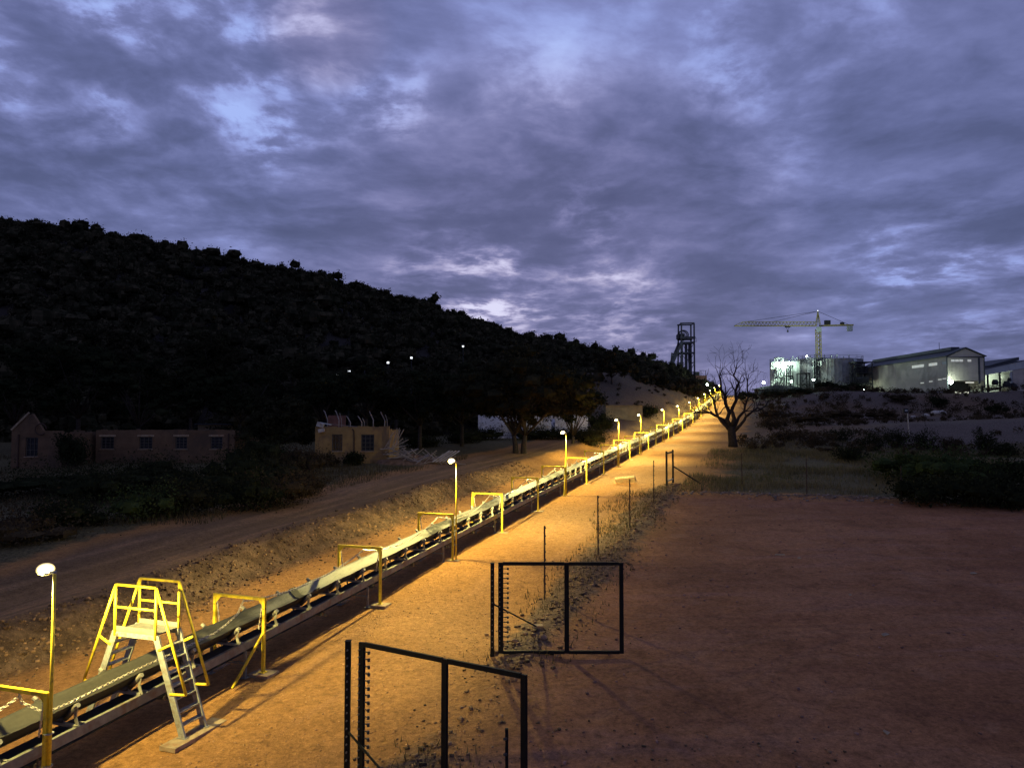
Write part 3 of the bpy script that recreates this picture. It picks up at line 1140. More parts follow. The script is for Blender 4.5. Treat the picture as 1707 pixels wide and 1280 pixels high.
def lamp_proto():
    g = thing('lamp_post', '', 'lamp post', (0, 0, 0), -A, 'lit lamp posts along the conveyor')
    MB().tube((0, 0, .03), (0, 0, LAMP_H), .033, .028, 10).build('pole', M_YEL, g, smooth=True)
    h = MB()
    h.box((-.05, 0, LAMP_H + .035), (.14, .07, .05))
    h.box((-.20, 0, LAMP_H + .015), (.22, .20, .03))
    h.build('lamp_housing', M_GALV, g, bevel=.008)
    l = MB()
    prof = []
    for i in range(9):
        t = math.pi * i / 8
        prof.append((max(.0015, .15 * math.sin(t)), -.11 * math.cos(t)))
    l.lathe(prof, (-.22, 0, LAMP_H + .075), 20)
    l.build('lens', M_LENS, g, smooth=True)
    for z in (1.18, .62):
        MB().tube((-.03, 0, z), (-.03, 0, z + .015), .085, n=10).build('strap', M_GALV, g)
    return g


LAMP_U = [9.93 + .02, 28.1, 45.94, 64.03, 76.26, 94.8, 112.5, 131.1, 148.75, 165.1, 183.4, 199.7, 222.6]
lp = lamp_proto()
lamp_data = bpy.data.lights.new('lamp_light', 'POINT')
lamp_data.energy = 1080
lamp_data.color = (1.0, 0.82, 0.26)
lamp_data.shadow_soft_size = 0.09
lamp_data.use_nodes = True
NL = NT(lamp_data.node_tree)
inc = NL.n('ShaderNodeNewGeometry').outputs['Incoming']
duu = NL.vm('DOT_PRODUCT', inc, (SA, CA, 0.0))
dzz = NL.vm('DOT_PRODUCT', inc, (0.0, 0.0, 1.0))
cz = NL.m('MULTIPLY', dzz, dzz)
c2u = NL.m('DIVIDE', cz, NL.m('ADD', NL.m('ADD', cz, NL.m('MULTIPLY', duu, duu)), 1e-4))
stretch = NL.m('MINIMUM', NL.m('POWER', NL.m('ADD', c2u, 0.13), -1.5), 13.0)
dvv = NL.vm('DOT_PRODUCT', inc, (CA, -SA, 0.0))
c2v = NL.m('DIVIDE', cz, NL.m('ADD', NL.m('ADD', cz, NL.m('MULTIPLY', dvv, dvv)), 1e-4))
cut = NL.m('MULTIPLY', NL.ss(NL.m('ABSOLUTE', dzz), 0.20, 0.44), NL.ss(NL.m('ADD', c2v, NL.m('MULTIPLY', NL.ss(dvv, 0.10, -0.30), 0.20)), 0.10, 0.44))
down = NL.m('ADD', NL.m('MULTIPLY', NL.ss(dzz, 0.10, -0.06), 0.95), 0.05)
stretch = NL.m('ADD', NL.m('MULTIPLY', stretch, cut), NL.m('MULTIPLY', NL.m('SUBTRACT', 1.0, cut), 0.42))
stretch = NL.m('MULTIPLY', stretch, down)
for nd in lamp_data.node_tree.nodes:
    if nd.type == 'EMISSION':
        NL.L.new(stretch, nd.inputs['Strength'])
for i, u in enumerate(LAMP_U):
    g = lp if i == 0 else copy_tree(lp)
    v = V0 + .075
    g.location = W(u, v, P(u))
    g['label'] = 'lit yellow lamp post beside the conveyor, ' + ('nearest the camera, below the stile' if i == 0 else '%s one uphill from the stile' % ORD[i - 1])
    # road optics: the throw is stretched along the conveyor so the strip is lit evenly
    ld = lamp_data
    lo = bpy.data.objects.new('lamp_light', ld)
    COL.objects.link(lo)
    lo.parent = g
    lo.location = (-.40, 0, LAMP_H - .12)


# ------------------------------------------------------------------ walkover stile
def build_stile():
    u0, u1 = 12.47, 13.08
    um = (u0 + u1) / 2
    zg = P(um)
    org = W(um, -12.7, zg)
    g = thing('walkover_stile', 'yellow railed steel walkover stile with ladders straddling the conveyor', 'stile', org, -A)
    hw = (u1 - u0) / 2
    ve, zt = .55, 2.06           # platform half length across the belt, platform height
    p = MB()
    p.box((0, 0, zt - .012), (2 * ve, 2 * hw, .024))
    p.build('platform', M_PLATE, g)
    for s in (-1, 1):
        MB().box((0, s * (hw - .015), zt - .075), (2 * ve, .03, .10)).build('platform_beam', M_GALV, g)
        MB().box((0, s * (hw + .006), zt + .05), (2 * ve, .008, .10)).build('kick_plate', M_PLATE, g)
    foot = ve + .76
    for s in (-1, 1):
        zb = .02
        for t in (-1, 1):
            st = MB()
            st.bar((s * ve, t * hw, zt - .03), (s * foot, t * hw, zb), .05, .15, (s, 0, .37))
            o = st.build('ladder_stringer', M_GALV, g, bevel=.004)
            MB().box((s * foot, t * hw, .05), (.20, .14, .012)).build('foot_plate', M_GALV, o)
        for k in range(1, 8):
            f = k / 8.0
            x = s * (ve + (foot - ve) * f)
            z = zt - .03 - (zt - .05) * f
            MB().box((x, 0, z), (.13, 2 * hw - .05, .025)).build('rung', M_GALV, g)
        pl = MB().box((s * (foot + .02), 0, .0), (.40, 2 * hw + .9, .085))
        pl.build('footing_strip', M_CONC, g)
    r = .030
    for t in (-1, 1):
        h = MB()
        y = t * (hw + .02)
        zh = zt + .97
        h.tube((-ve, y, zh), (ve, y, zh), r, n=8)
        h.tube((-ve, y, zt + .50), (ve, y, zt + .50), r * .85, n=8)
        for s in (-1, 1):
            h.tube((s * ve, y, zt - .1), (s * ve, y, zh), r, n=8)
            lo = (s * (ve + .83), y, .92)
            h.tube((s * ve, y, zh), lo, r, n=8)
            fz = .92
            xs = ve + (foot - ve) * (1 - (fz - .02) / (zt - .05))
            h.tube(lo, (s * xs, y, fz - .03), r, n=8)
            mz = zt - .28
            f = (zh - (mz + .13)) / (zh - .92)
            xs2 = ve + (foot - ve) * (1 - (mz - .02) / (zt - .05))
            h.tube((s * (ve + .83 * f), y, mz + .13), (s * xs2, y, mz - .03), r, n=8)
        h.build('handrail', M_YEL, g, smooth=True)


build_stile()

# ------------------------------------------------------------------ electric fence: gates, posts, stays
ins_mb = MB().tube((0, 0, 0), (.13, 0, 0), .012, n=5)
ins_mb.tube((.13, 0, -.028), (.13, 0, .028), .026, n=6)
INS = ins_mb.mesh('insulator', M_INSUL)
cap_mb = MB().tube((0, 0, 0), (0, -.05, 0), .016, .012, 6)
CAP = cap_mb.mesh('insulator_cap', M_INSUL_L)


def gate_leaf(name_label, p_hinge, p_end, H, zlift=.06, group='open gate leaves of the fence'):
    d = Vector((p_end.x - p_hinge.x, p_end.y - p_hinge.y, 0))
    L = d.length
    rz = math.atan2(d.y, d.x)
    zslope = (p_end.z - p_hinge.z)
    g = thing('gate_leaf', name_label, 'gate', p_hinge, rz, group)
    w = .115
    mid = L * .545
    for x, wd in ((w / 2, w * 1.15), (mid, w * 1.02), (L - w / 2, w * .95)):
        MB().box((x, 0, zlift + H / 2 + zslope * x / L), (wd, .06, H)).build('stile', M_BLACK, g, bevel=.006)
    for z in (zlift + .03, zlift + H - .03):
        for a, b in ((w, mid - w / 2), (mid + w / 2, L - w)):
            MB().bar((a, 0, z + zslope * a / L), (b, 0, z + zslope * b / L), .06, .085).build('rail', M_BLACK, g, bevel=.005)
    n = 17
    for k in range(n):
        z = zlift + .18 + (H - .34) * k / (n - 1)
        place('insulator', INS, g, (w, 0, z), (0, 0, R(-8)))
        place('insulator_cap', CAP, g, (.03, -.03, z + .03))
    return g


def strain_post(label, p, H, brace_dir=None, blen=1.6, bh=.8):
    g = thing('strain_post', label, 'fence post', p, 0, 'black strain posts at the gate openings')
    MB().box((0, 0, H / 2 - .2), (.10, .10, H + .4)).build('post', M_BLACK, g, bevel=.006)
    MB().box((0, 0, H + .006), (.112, .112, .012)).build('post_cap', M_BLACK, g)
    if brace_dir is not None:
        bx, by = brace_dir
        ex, ey = p.x + bx * blen, p.y + by * blen
        dz = gz(ex, ey) - p.z
        MB().tube((bx * .04, by * .04, bh), (bx * blen, by * blen, dz + .03), .022, n=8).build('stay', M_BLACK, g)
        MB().box((bx * blen, by * blen, dz + .03), (.28, .22, .12)).build('stay_footing', M_CONC, g)
    n = 15
    for k in range(n):
        place('insulator_cap', CAP, g, (.0, -.050, .25 + (H - .4) * k / (n - 1)))
    return g


def gp(u, v):
    q = W(u, v)
    q.z = gz(q.x, q.y)
    return q


h1 = W(12.45, -7.28); h1.z = .02
e1 = W(11.66, -3.72); e1.z = .05
gate_leaf('black gate leaf standing open in front, its lower half cut off by the picture edge', h1, e1, 2.45)
strain_post('black strain post hinging the nearest open gate leaf', gp(12.40, -7.50), 2.42, (0.75, -.66), 1.5, .75)
h2 = W(18.54, -6.70); h2.z = gz(h2.x, h2.y)
e2 = W(19.60, -3.58); e2.z = h2.z + .0
gate_leaf('black two-panel gate leaf standing open in the middle of the yard edge', h2, e2, 2.36)
strain_post('black strain post hinging the open gate leaf in mid yard', gp(18.50, -6.86), 2.42, (0.55, .83), 2.3, 1.35)

# narrow wicket frame at the far corner
a, b = gp(51.3, -6.35), gp(53.7, -6.2)
wk = thing('wicket_gate', 'narrow black wicket gate frame at the far corner of the fence', 'gate', a, math.atan2(b.y - a.y, b.x - a.x))
Lw = (Vector((b.x, b.y, 0)) - Vector((a.x, a.y, 0))).length
for x in (0, Lw):
    MB().box((x, 0, 1.1), (.12, .12, 2.5)).build('post', M_BLACK, wk)
MB().box((Lw / 2, 0, 2.2), (Lw - .15, .10, .10)).build('top_rail', M_BLACK, wk)
MB().box((Lw / 2, 0, .30), (Lw - .15, .08, .08)).build('bottom_rail', M_GALV, wk)
bq = gp(53.66, -4.3)
q = bq - a
rzm = Matrix.Rotation(-math.atan2(b.y - a.y, b.x - a.x), 3, 'Z')
MB().tube((Lw, 0, 1.2), rzm @ Vector((q.x, q.y, q.z + .04)), .05, n=8).build('stay', M_BLACK, wk)
for k in range(11):
    place('insulator', INS, wk, (Lw + .08, 0, .3 + .18 * k))


def fence_post(label, p, H, group='slender fence posts'):
    g = thing('fence_post', label, 'fence post', p, 0, group)
    MB().tube((0, 0, -.3), (0, 0, H), .030, .028, 8).build('rod', M_RUST, g)
    for k in range(9):
        z = .25 + (H - .32) * k / 8
        MB().box((.035, 0, z), (.03, .03, .05)).build('clip', M_INSUL, g)
    return g


for (px, py, H, lab) in ((908, 1000, 2.42, 'slender dark fence post seen through the open mid-yard gate leaf'),
                         (997, 925, 2.40, 'slender dark fence post first beyond the mid-yard gate leaf'),
                         (1050, 880, 2.35, 'slender dark fence post right in front of the toppled slab'),
                         (1090, 838, 2.45, 'slender dark fence post just before the wicket gate frame'),
                         (1237, 810, 2.25, 'slender dark fence post at the yard end below the bare tree'),
                         (1345, 825, 2.2, 'slender dark fence post at the yard end between grass and shrubs'),
                         (1503, 836, 2.0, 'slender dark fence post in front of the green shrub mass')):
    q = on_ground(px, py)
    q.z = gz(q.x, q.y)
    fence_post(lab, q, H)
q = Vector((-.09, 12.95, gz(-.09, 12.95)))
sp = thing('gate_stop_post', 'short dark post with clips beside the free end of the nearest gate leaf', 'post', q)
MB().box((0, 0, .60), (.055, .055, 1.38)).build('rod', M_BLACK, sp)
for k in range(4):
    MB().tube((0, -.03, .35 + .26 * k), (-.05, -.06, .35 + .26 * k), .026, n=6).build('clip', M_INSUL, sp)

# toppled slab
q = on_ground(1043, 806)
sl = MB()
sl.box((0, 0, .0), (.6, 1.45, .2), Matrix.Rotation(R(42), 3, 'Y') @ Matrix.Rotation(R(-10), 3, 'X'))
o = sl.build('concrete_slab', M_CONC, None, (q.x, q.y, gz(q.x, q.y) + .26), R(62), bevel=.02)
tag(o, 'pale concrete slab lying tilted on the orange dirt strip', 'slab')


# ------------------------------------------------------------------ stones, rubble and grass (uncountable)
def stones(name, pts, sizes, m, label, seed):
    rng = np.random.default_rng(seed)
    # a few angular stone shapes
    shapes = []
    for k in range(6):
        bm = bmesh.new()
        bmesh.ops.create_icosphere(bm, subdivisions=1, radius=1)
        vs = np.array([v.co[:] for v in bm.verts])
        vs *= rng.uniform(.65, 1.15, (len(vs), 1))
        vs *= (1.0, rng.uniform(.6, .9), rng.uniform(.45, .75))
        fs = np.array([[v.index for v in f.verts] for f in bm.faces])
        bm.free()
        shapes.append(vs[fs].reshape(-1, 3))
    small = []
    for k in range(6):
        bm = bmesh.new()
        bmesh.ops.create_cube(bm, size=1.6)
        vs = np.array([v.co[:] for v in bm.verts]) * rng.uniform(.6, 1.15, (8, 1)) * (1, rng.uniform(.6, 1), rng.uniform(.5, .8))
        fs = []
        for f in bm.faces:
            i = [v.index for v in f.verts]
            fs += [[i[0], i[1], i[2]], [i[0], i[2], i[3]]]
        bm.free()
        small.append(vs[np.array(fs)].reshape(-1, 3))
    out = []
    for (x, y, z), s in zip(pts, sizes):
        sh = shapes[rng.integers(6)] if s > .09 else small[rng.integers(6)]
        th = rng.uniform(0, 6.28)
        c, sn = math.cos(th), math.sin(th)
        q = sh * s
        out.append(np.stack([q[:, 0] * c - q[:, 1] * sn + x, q[:, 0] * sn + q[:, 1] * c + y, q[:, 2] + z + s * .12], -1))
    V = np.concatenate(out)
    me = mesh_polys(name, V, 3, m)
    bm = bmesh.new(); bm.from_mesh(me)
    bmesh.ops.remove_doubles(bm, verts=bm.verts, dist=1e-5)
    bm.to_mesh(me); bm.free()
    o = bpy.data.objects.new(name, me)
    COL.objects.link(o)
    return tag(o, label, 'stones', kind='stuff')


def scatter_uv(n, ur, vf, seed, smin, smax, power=3.0):
    rng = np.random.default_rng(seed)
    u = rng.uniform(*ur, n)
    v = vf(u, rng)
    X, Y = u * SA + v * CA, u * CA - v * SA
    Z = Gz(X, Y)
    s = smin + (smax - smin) * rng.uniform(0, 1, n) ** power
    return np.stack([X, Y, Z], -1), s


def build_stones():
    p, s = scatter_uv(9000, (2, 60), lambda u, r: -18.9 + r.normal(0, .75, len(u)) - .7 * vnoise(u * .16, 0, 5), 1, .015, .085, 3.5)
    stones('bank_rubble', p, s, M_STONE, 'loose brown stones covering the earth bank left of the conveyor', 11)
    p, s = scatter_uv(4200, (4, 53), lambda u, r: -6.15 + r.normal(0, .55 + .2 * np.sin(u * .7), len(u)), 2, .012, .085, 4)
    keep = (np.abs(p[:, 0] * SA + p[:, 1] * CA - 15.4) > 1.6) | (np.random.default_rng(3).random(len(p)) < .25)
    stones('fence_rubble', p[keep], s[keep], M_STONE, 'broken stones and clods along the foot of the fence', 12)
    p, s = scatter_uv(11000, (2, 60), lambda u, r: r.uniform(-12, -5.5, len(u)), 4, .007, .030, 2.5)
    stones('strip_gravel', p, s, mat('orange_gravel', (0.40, 0.22, 0.10), .95, 0, .2, 3, island=.4), 'fine orange gravel scattered over the strip beside the conveyor', 13)
    rng = np.random.default_rng(6)
    u = rng.uniform(4, 47, 4200); v = -5.5 + 40 * rng.uniform(0, 1, 4200) ** 1.4
    X, Y = u * SA + v * CA, u * CA - v * SA
    Z = Gz(X, Y)
    s = .012 + .05 * rng.uniform(0, 1, 4200) ** 5
    stones('yard_gravel', np.stack([X, Y, Z], -1), s, mat('red_gravel', (0.24, 0.13, 0.10), .95, 0, .2, 3, island=.5), 'small stones scattered over the red dirt yard', 14)
    u = 48.3 + rng.normal(0, .6, 1600); v = rng.uniform(-5, 32, 1600)
    X, Y = u * SA + v * CA, u * CA - v * SA
    stones('yard_edge_rubble', np.stack([X, Y, Gz(X, Y)], -1), .02 + .13 * rng.uniform(0, 1, 1600) ** 3, mat('grey_stone', (0.20, 0.15, 0.125), .95, 0, .3, 3, island=.45), 'ridge of rubble along the far edge of the yard', 15)
    # first metres in front: clods and stones at the bottom of the picture
    u = rng.uniform(6.5, 16, 1800); v = rng.uniform(-7.5, 4, 1800)
    X, Y = u * SA + v * CA, u * CA - v * SA
    stones('foreground_clods', np.stack([X, Y, Gz(X, Y)], -1), .008 + .04 * rng.uniform(0, 1, 1800) ** 4, M_STONE, 'brown clods strewn round the nearest gate leaf', 16)


build_stones()


def grass(name, X, Y, hgt, m, label, seed, lean=.5):
    rng = np.random.default_rng(seed)
    n = len(X)
    Z = Gz(X, Y) - .01
    th = rng.uniform(0, 6.28, n)
    h = hgt * rng.uniform(.4, 1.2, n)
    w = .012 + .02 * h
    dx, dy = np.cos(th), np.sin(th)
    ph = rng.uniform(0, 6.28, n)
    lx, ly = np.cos(ph) * h * lean * rng.uniform(.2, 1, n), np.sin(ph) * h * lean * rng.uniform(.2, 1, n)
    V = np.empty((n, 3, 3))
    V[:, 0] = np.stack([X - dx * w, Y - dy * w, Z], -1)
    V[:, 1] = np.stack([X + dx * w, Y + dy * w, Z], -1)
    V[:, 2] = np.stack([X + lx, Y + ly, Z + h], -1)
    me = mesh_polys(name, V.reshape(-1, 3), 3, m)
    o = bpy.data.objects.new(name, me)
    COL.objects.link(o)
    tag(o, label, 'grass', kind='stuff')


def clumped(n, xr, yr, seed, thr=0.0, sc=.35, cond=None):
    rng = np.random.default_rng(seed)
    X = rng.uniform(*xr, n * 3); Y = rng.uniform(*yr, n * 3)
    k = fbm(X * sc, Y * sc, seed, 3) + rng.normal(0, .1, n * 3) > thr
    if cond is not None:
        k &= cond(*UV(X, Y), X, Y)
    return X[k][:n], Y[k][:n]


X, Y = clumped(52000, (6, 75), (46, 92), 21, .0, .22, lambda u, v, X, Y: (u > 49.5) & (v > -5.5 + .0 * u))
grass('dry_grass', X, Y, .42, G_STRAW, 'dry knee-high grass beyond the far edge of the yard', 1)
X, Y = clumped(14000, (14, 60), (52, 84), 22, .12, .15, lambda u, v, X, Y: (u > 52) & (v > -5))
grass('green_grass', X, Y, .30, G_GREEN, 'greenish grass patches round the bare tree', 2)
X, Y = clumped(26000, (-50, -4), (34, 70), 23, -.02, .25, lambda u, v, X, Y: (v < -24.5) & (v > -70))
grass('roadside_grass', X, Y, .40, G_DRY, 'dry grass between the dirt road and the ruined houses', 3)
X, Y = clumped(5200, (-4, 12), (10, 52), 24, .02, .6, lambda u, v, X, Y: (np.abs(v + 6.3) < 1.5) & (np.abs(u - 15.5) > 1.8) & (u < 53))
grass('fence_grass', X, Y, .20, G_DRY, 'thin dry grass tufts along the fence line', 4)
X, Y = clumped(3000, (4, 12), (26, 50), 25, .05, .7, lambda u, v, X, Y: (v > -9) & (v < -6) & (u > 33))
grass('strip_grass', X, Y, .22, G_DRY, 'dry stubble on the strip below the toppled slab', 5)

rngr = random.Random(8)
for (px, py, s) in ((858, 1072, .10), (876, 1058, .08), (905, 1066, .12), (847, 1046, .08), (1072, 860, .14), (1096, 850, .16), (1108, 842, .14), (655, 1008, .0), (1060, 868, .12)):
    if not s:
        continue
    q = on_ground(px, py)
    bm = bmesh.new()
    bmesh.ops.create_icosphere(bm, subdivisions=2, radius=s)
    for v in bm.verts:
        n = vnoise(v.co.x / s * 1.3 + px, v.co.y / s * 1.3 + v.co.z / s, 3)
        v.co *= 1 + .5 * float(n)
        v.co.z *= .62
    me = bpy.data.meshes.new('stone')
    bm.to_mesh(me); bm.free()
    me.materials.append(M_STONE)
    o = bpy.data.objects.new('stone', me)
    COL.objects.link(o)
    o.location = (q.x, q.y, gz(q.x, q.y) + s * .3)
    o.rotation_euler = (0, 0, rngr.uniform(0, 6))
    tag(o, {858: 'brown stone at the foot of the strain post behind the mid-yard gate leaf', 876: 'second brown stone from the mid-yard strain post', 905: 'largest brown stone seen through the left panel of the mid-yard gate leaf',
            847: 'small brown stone up the slope from the mid-yard strain post', 1072: 'brown stone in the rubble left of the wicket gate, middle of three', 1096: 'largest brown stone in the rubble below the wicket gate',
            1108: 'brown stone nearest the wicket gate post', 1060: 'brown stone in the rubble by the fence post before the toppled slab'}[px], 'stone', 'large stones in the fence rubble')

# ------------------------------------------------------------------ trees and shrubs
def limb(mb, p, d, L, r, depth, rng, tips, gnarl=.28, split=(2, 3), min_r=.012, shrink=.68, up=.12, sides=6):
    pts, rads = [Vector(p)], [r]
    n = 5
    d = Vector(d).normalized()
    for i in range(n):
        d = (d + Vector((rng.gauss(0, gnarl), rng.gauss(0, gnarl), rng.gauss(0, gnarl) + up)) * .5).normalized()
        pts.append(pts[-1] + d * (L / n))
        rads.append(max(min_r, r * (1 - (1 - shrink) * (i + 1) / n)))
    mb.path(pts, rads, sides if r > .04 else 4, caps=False)
    tips.append((pts[-1], depth))
    if depth <= 0:
        return
    for k in range(rng.randint(*split)):
        base = pts[-1] if k < 2 else pts[rng.randint(2, n - 1)]
        rr = rads[-1] * rng.uniform(.62, .86)
        ax = d.orthogonal().normalized()
        ax = Matrix.Rotation(rng.uniform(0, 6.28), 3, d) @ ax
        nd = (Matrix.Rotation(rng.uniform(.35, .85), 3, ax) @ d)
        limb(mb, base, nd, L * rng.uniform(.62, .85), rr, depth - 1, rng, tips, gnarl, split, min_r, shrink, up, sides)


def make_tree(name, label, p, H, Wd, lm, seed, nleaf=2600, leaf=.30, lobes=9, trunk=.30, cat='tree', group=None, base=.30, stems=1, flat=.6):
    rng = np.random.default_rng(seed)
    rr = random.Random(seed)
    g = thing(name, label, cat, p, 0, group)
    mb = MB()
    cs = []
    for k in range(lobes):
        th = k * 2.4 + rng.uniform(-.4, .4)
        rad = Wd * .5 * rng.uniform(.25, .72)
        cs.append((rad * math.cos(th), rad * math.sin(th), H * rng.uniform(base + .16, .86)))
    cs[0] = (0, 0, H * .86)
    for sgn in range(stems):
        ox = (sgn - (stems - 1) / 2) * trunk * 3.0
        fork = Vector((ox * 1.4, rr.uniform(-.1, .1), H * base))
        mb.path([(ox, 0, -.3), (ox * 1.05, .05, H * base * .5), fork], [trunk * 1.25, trunk, trunk * .8], 8)
        for c in cs[sgn::stems]:
            c = Vector(c)
            m1 = fork.lerp(c, .5) + Vector((rr.uniform(-.3, .3), rr.uniform(-.3, .3), .25))
            mb.path([fork, m1, c], [trunk * .5, trunk * .28, trunk * .10], 5)
    mb.build('trunk', M_BARK, g, smooth=True)
    pts = []
    cores = []
    per = nleaf // lobes
    for c in cs:
        r = Wd * rng.uniform(.17, .27)
        # each lobe is broken into small sprays
        ns = 7
        sc = blob_points(c, (r, r, r * flat), ns, rng, .4)
        for q in sc:
            pts.append(blob_points(q, (r * .52, r * .52, r * .36), per // ns, rng, .32))
            cores.append(lump_quads(q, np.array([r * .27, r * .27, r * .18]) * rng.uniform(.6, 1.0), rng, 2, .25))
    C = np.concatenate(pts)
    me = mesh_polys('crown', np.concatenate([leaf_quads(C, leaf, rng)] + cores), 4, lm)
    o = bpy.data.objects.new('crown', me)
    COL.objects.link(o)
    o.parent = g
    return g


def make_shrub(label, p, H, Wd, lm, seed, nleaf=1500, leaf=.16, group=None, cat='shrub', spiky=False):
    rng = np.random.default_rng(seed)
    rr = random.Random(seed)
    g = thing('shrub', label, cat, p, 0, group)
    mb = MB()
    pts = []
    cores = []
    nst = 9 if not spiky else 14
    for k in range(nst):
        th = k * 2.4 + rr.uniform(-.4, .4)
        rad = Wd * .5 * math.sqrt((k + .5) / nst)
        top = Vector((rad * math.cos(th), rad * math.sin(th), H * rr.uniform(.55, 1.0) * (1 - .35 * (rad / (Wd * .5)) ** 2)))
        b = Vector((top.x * .25, top.y * .25, -.1))
        mid = b.lerp(top, .55) + Vector((0, 0, H * .08))
        mb.path([b, mid, top], [.035, .022, .008], 4)
        n = nleaf // nst
        t = rng.uniform(.25 if not spiky else .1, 1.03, n)
        line = np.array(b)[None] * ((1 - t) ** 2)[:, None] + 2 * np.array(mid)[None] * (t * (1 - t))[:, None] + np.array(top)[None] * (t ** 2)[:, None]
        sp = Wd * (.13 if not spiky else .07)
        pts.append(line + rng.normal(size=(n, 3)) * (sp, sp, sp * .7))
        if not spiky:
            cores.append(lump_quads(np.array(b.lerp(mid, .5).lerp(top, .6)), (sp * 1.0, sp * 1.0, H * .17), rng, 2, .25))
    mb.build('stem', M_BARK, g)
    me = mesh_polys('foliage', np.concatenate([leaf_quads(np.concatenate(pts), leaf, rng)] + cores), 4, lm)
    o = bpy.data.objects.new('foliage', me)
    COL.objects.link(o)
    o.parent = g
    return g


def spot(px, Y):
    q = at_y(px, 700, Y)
    q.z = surf(q.x, q.y) - .05
    return q


TREES = [
    # label, px, Y, H, W, leaf material, base, trunk, stems
    ('broad olive tree on twin trunks above the lamps, tallest left of the conveyor', 866, 73, 10.0, 15.0, L_OLIVE, .18, .26, 2),
    ('smaller olive tree crowding the right side of the broad twin-trunk tree', 955, 84, 7.4, 8.5, L_DARK, .12, .18, 1),
    ('dark tree left of the white wall, under the hillside lights', 770, 82, 8.8, 9.5, L_DARK, .28, .2, 1),
    ('dark tree behind the heap of broken timber', 700, 78, 8.5, 9.0, L_DARK, .30, .2, 1),
    ('dark tree with bare lower limbs right behind the roofless ruin', 610, 76, 9.2, 8.5, L_DARK, .38, .22, 1),
    ('leaning dark tree at the left corner of the roofless ruin', 535, 73, 8.8, 8.0, L_DARK, .36, .22, 1),
    ('dry brownish tree in the gap between the two ruined houses', 462, 66, 6.2, 7.5, L_OLIVE, .2, .16, 1),
    ('dark tree behind the right end of the long ruined house', 400, 80, 9.0, 9.0, L_DARK, .32, .2, 1),
    ('dark tree standing over the middle windows of the long ruined house', 318, 78, 9.5, 9.0, L_DARK, .38, .22, 1),
    ('rounded black-green tree over the left windows of the long ruined house', 232, 76, 10.5, 11.0, L_DARK, .25, .24, 1),
    ('tall dark tree rising behind the gabled end room', 130, 77, 12.0, 11.5, L_DARK, .28, .26, 1),
    ('dark tree at the left edge of the picture behind the gabled room', 25, 74, 11.0, 11.0, L_DARK, .24, .24, 1),
    ('second-row dark tree on the slope above the long ruined house', 190, 96, 11.0, 11.0, L_HILL, .25, .24, 1),
    ('greyish tree on the slope between the ruins, above the dry tree', 500, 95, 10.0, 10.5, L_OLIVE, .25, .22, 1),
    ('pale olive tree on the slope above the middle windows', 350, 98, 10.5, 10.5, L_OLIVE, .25, .22, 1),
    ('dark tree on the slope above the heap of timber', 660, 97, 10.0, 10.0, L_HILL, .25, .22, 1),
    ('dark tree on the slope below the rightmost hillside light', 800, 104, 9.5, 10.0, L_HILL, .25, .22, 1),
    ('dark tree at the foot of the bush above the bare mound', 1020, 150, 7.0, 9.0, L_HILL, .2, .18, 1),
]
for i, (lab, px, Y, H, Wd, lm, bs, tr, stm) in enumerate(TREES):
    make_tree('tree', lab, spot(px, Y), H, Wd, lm, 100 + i, nleaf=12000 if i == 0 else 4800, leaf=.30 if Y < 90 else .38, lobes=20 if i == 0 else 10, trunk=tr, base=bs, stems=stm, group='trees at the foot of the hill')

# trees breaking the skyline of the ridge
SKY = [(52, 168, 4.6, 6.5, 'squat dark tree clump on the ridge near the left picture edge'), (235, 176, 4.2, 4.0, 'thin open tree on the ridge above the gabled room'),
       (118, 172, 3.2, 5.5, 'low spreading tree on the ridge right of the squat clump'), (400, 185, 3.6, 4.2, 'small ridge tree above the long ruined house end'),
       (535, 194, 4.6, 6.5, 'feathery round tree on the ridge above the roofless ruin'), (590, 198, 3.4, 5.0, 'low ridge tree right of the feathery tree'),
       (690, 208, 3.6, 5.5, 'dark ridge tree above the heap of timber'), (815, 224, 4.2, 6.5, 'dark ridge tree where the slope steepens over the broad olive tree'),
       (905, 238, 5.2, 9.0, 'wide dark ridge tree left of the step in the skyline'), (940, 242, 4.8, 7.0, 'dark ridge tree right at the step in the skyline'),
       (1010, 255, 4.4, 6.5, 'ridge tree in the low stretch right of the skyline step'), (1052, 265, 5.2, 6.0, 'pointed ridge tree in the low stretch left of the headframe'),
       (1100, 280, 4.8, 7.0, 'ridge tree close to the left of the headframe leg')]
for i, (px, Y, H, Wd, lab) in enumerate(SKY):
    q = at_y(px, 600, Y)
    q.z = hz(q.x, q.y) - 1.1
    make_tree('tree', lab, q, H, Wd, L_HILL, 300 + i, nleaf=2600, leaf=.34, lobes=7, trunk=.16, base=.04, group='trees on the ridge skyline')

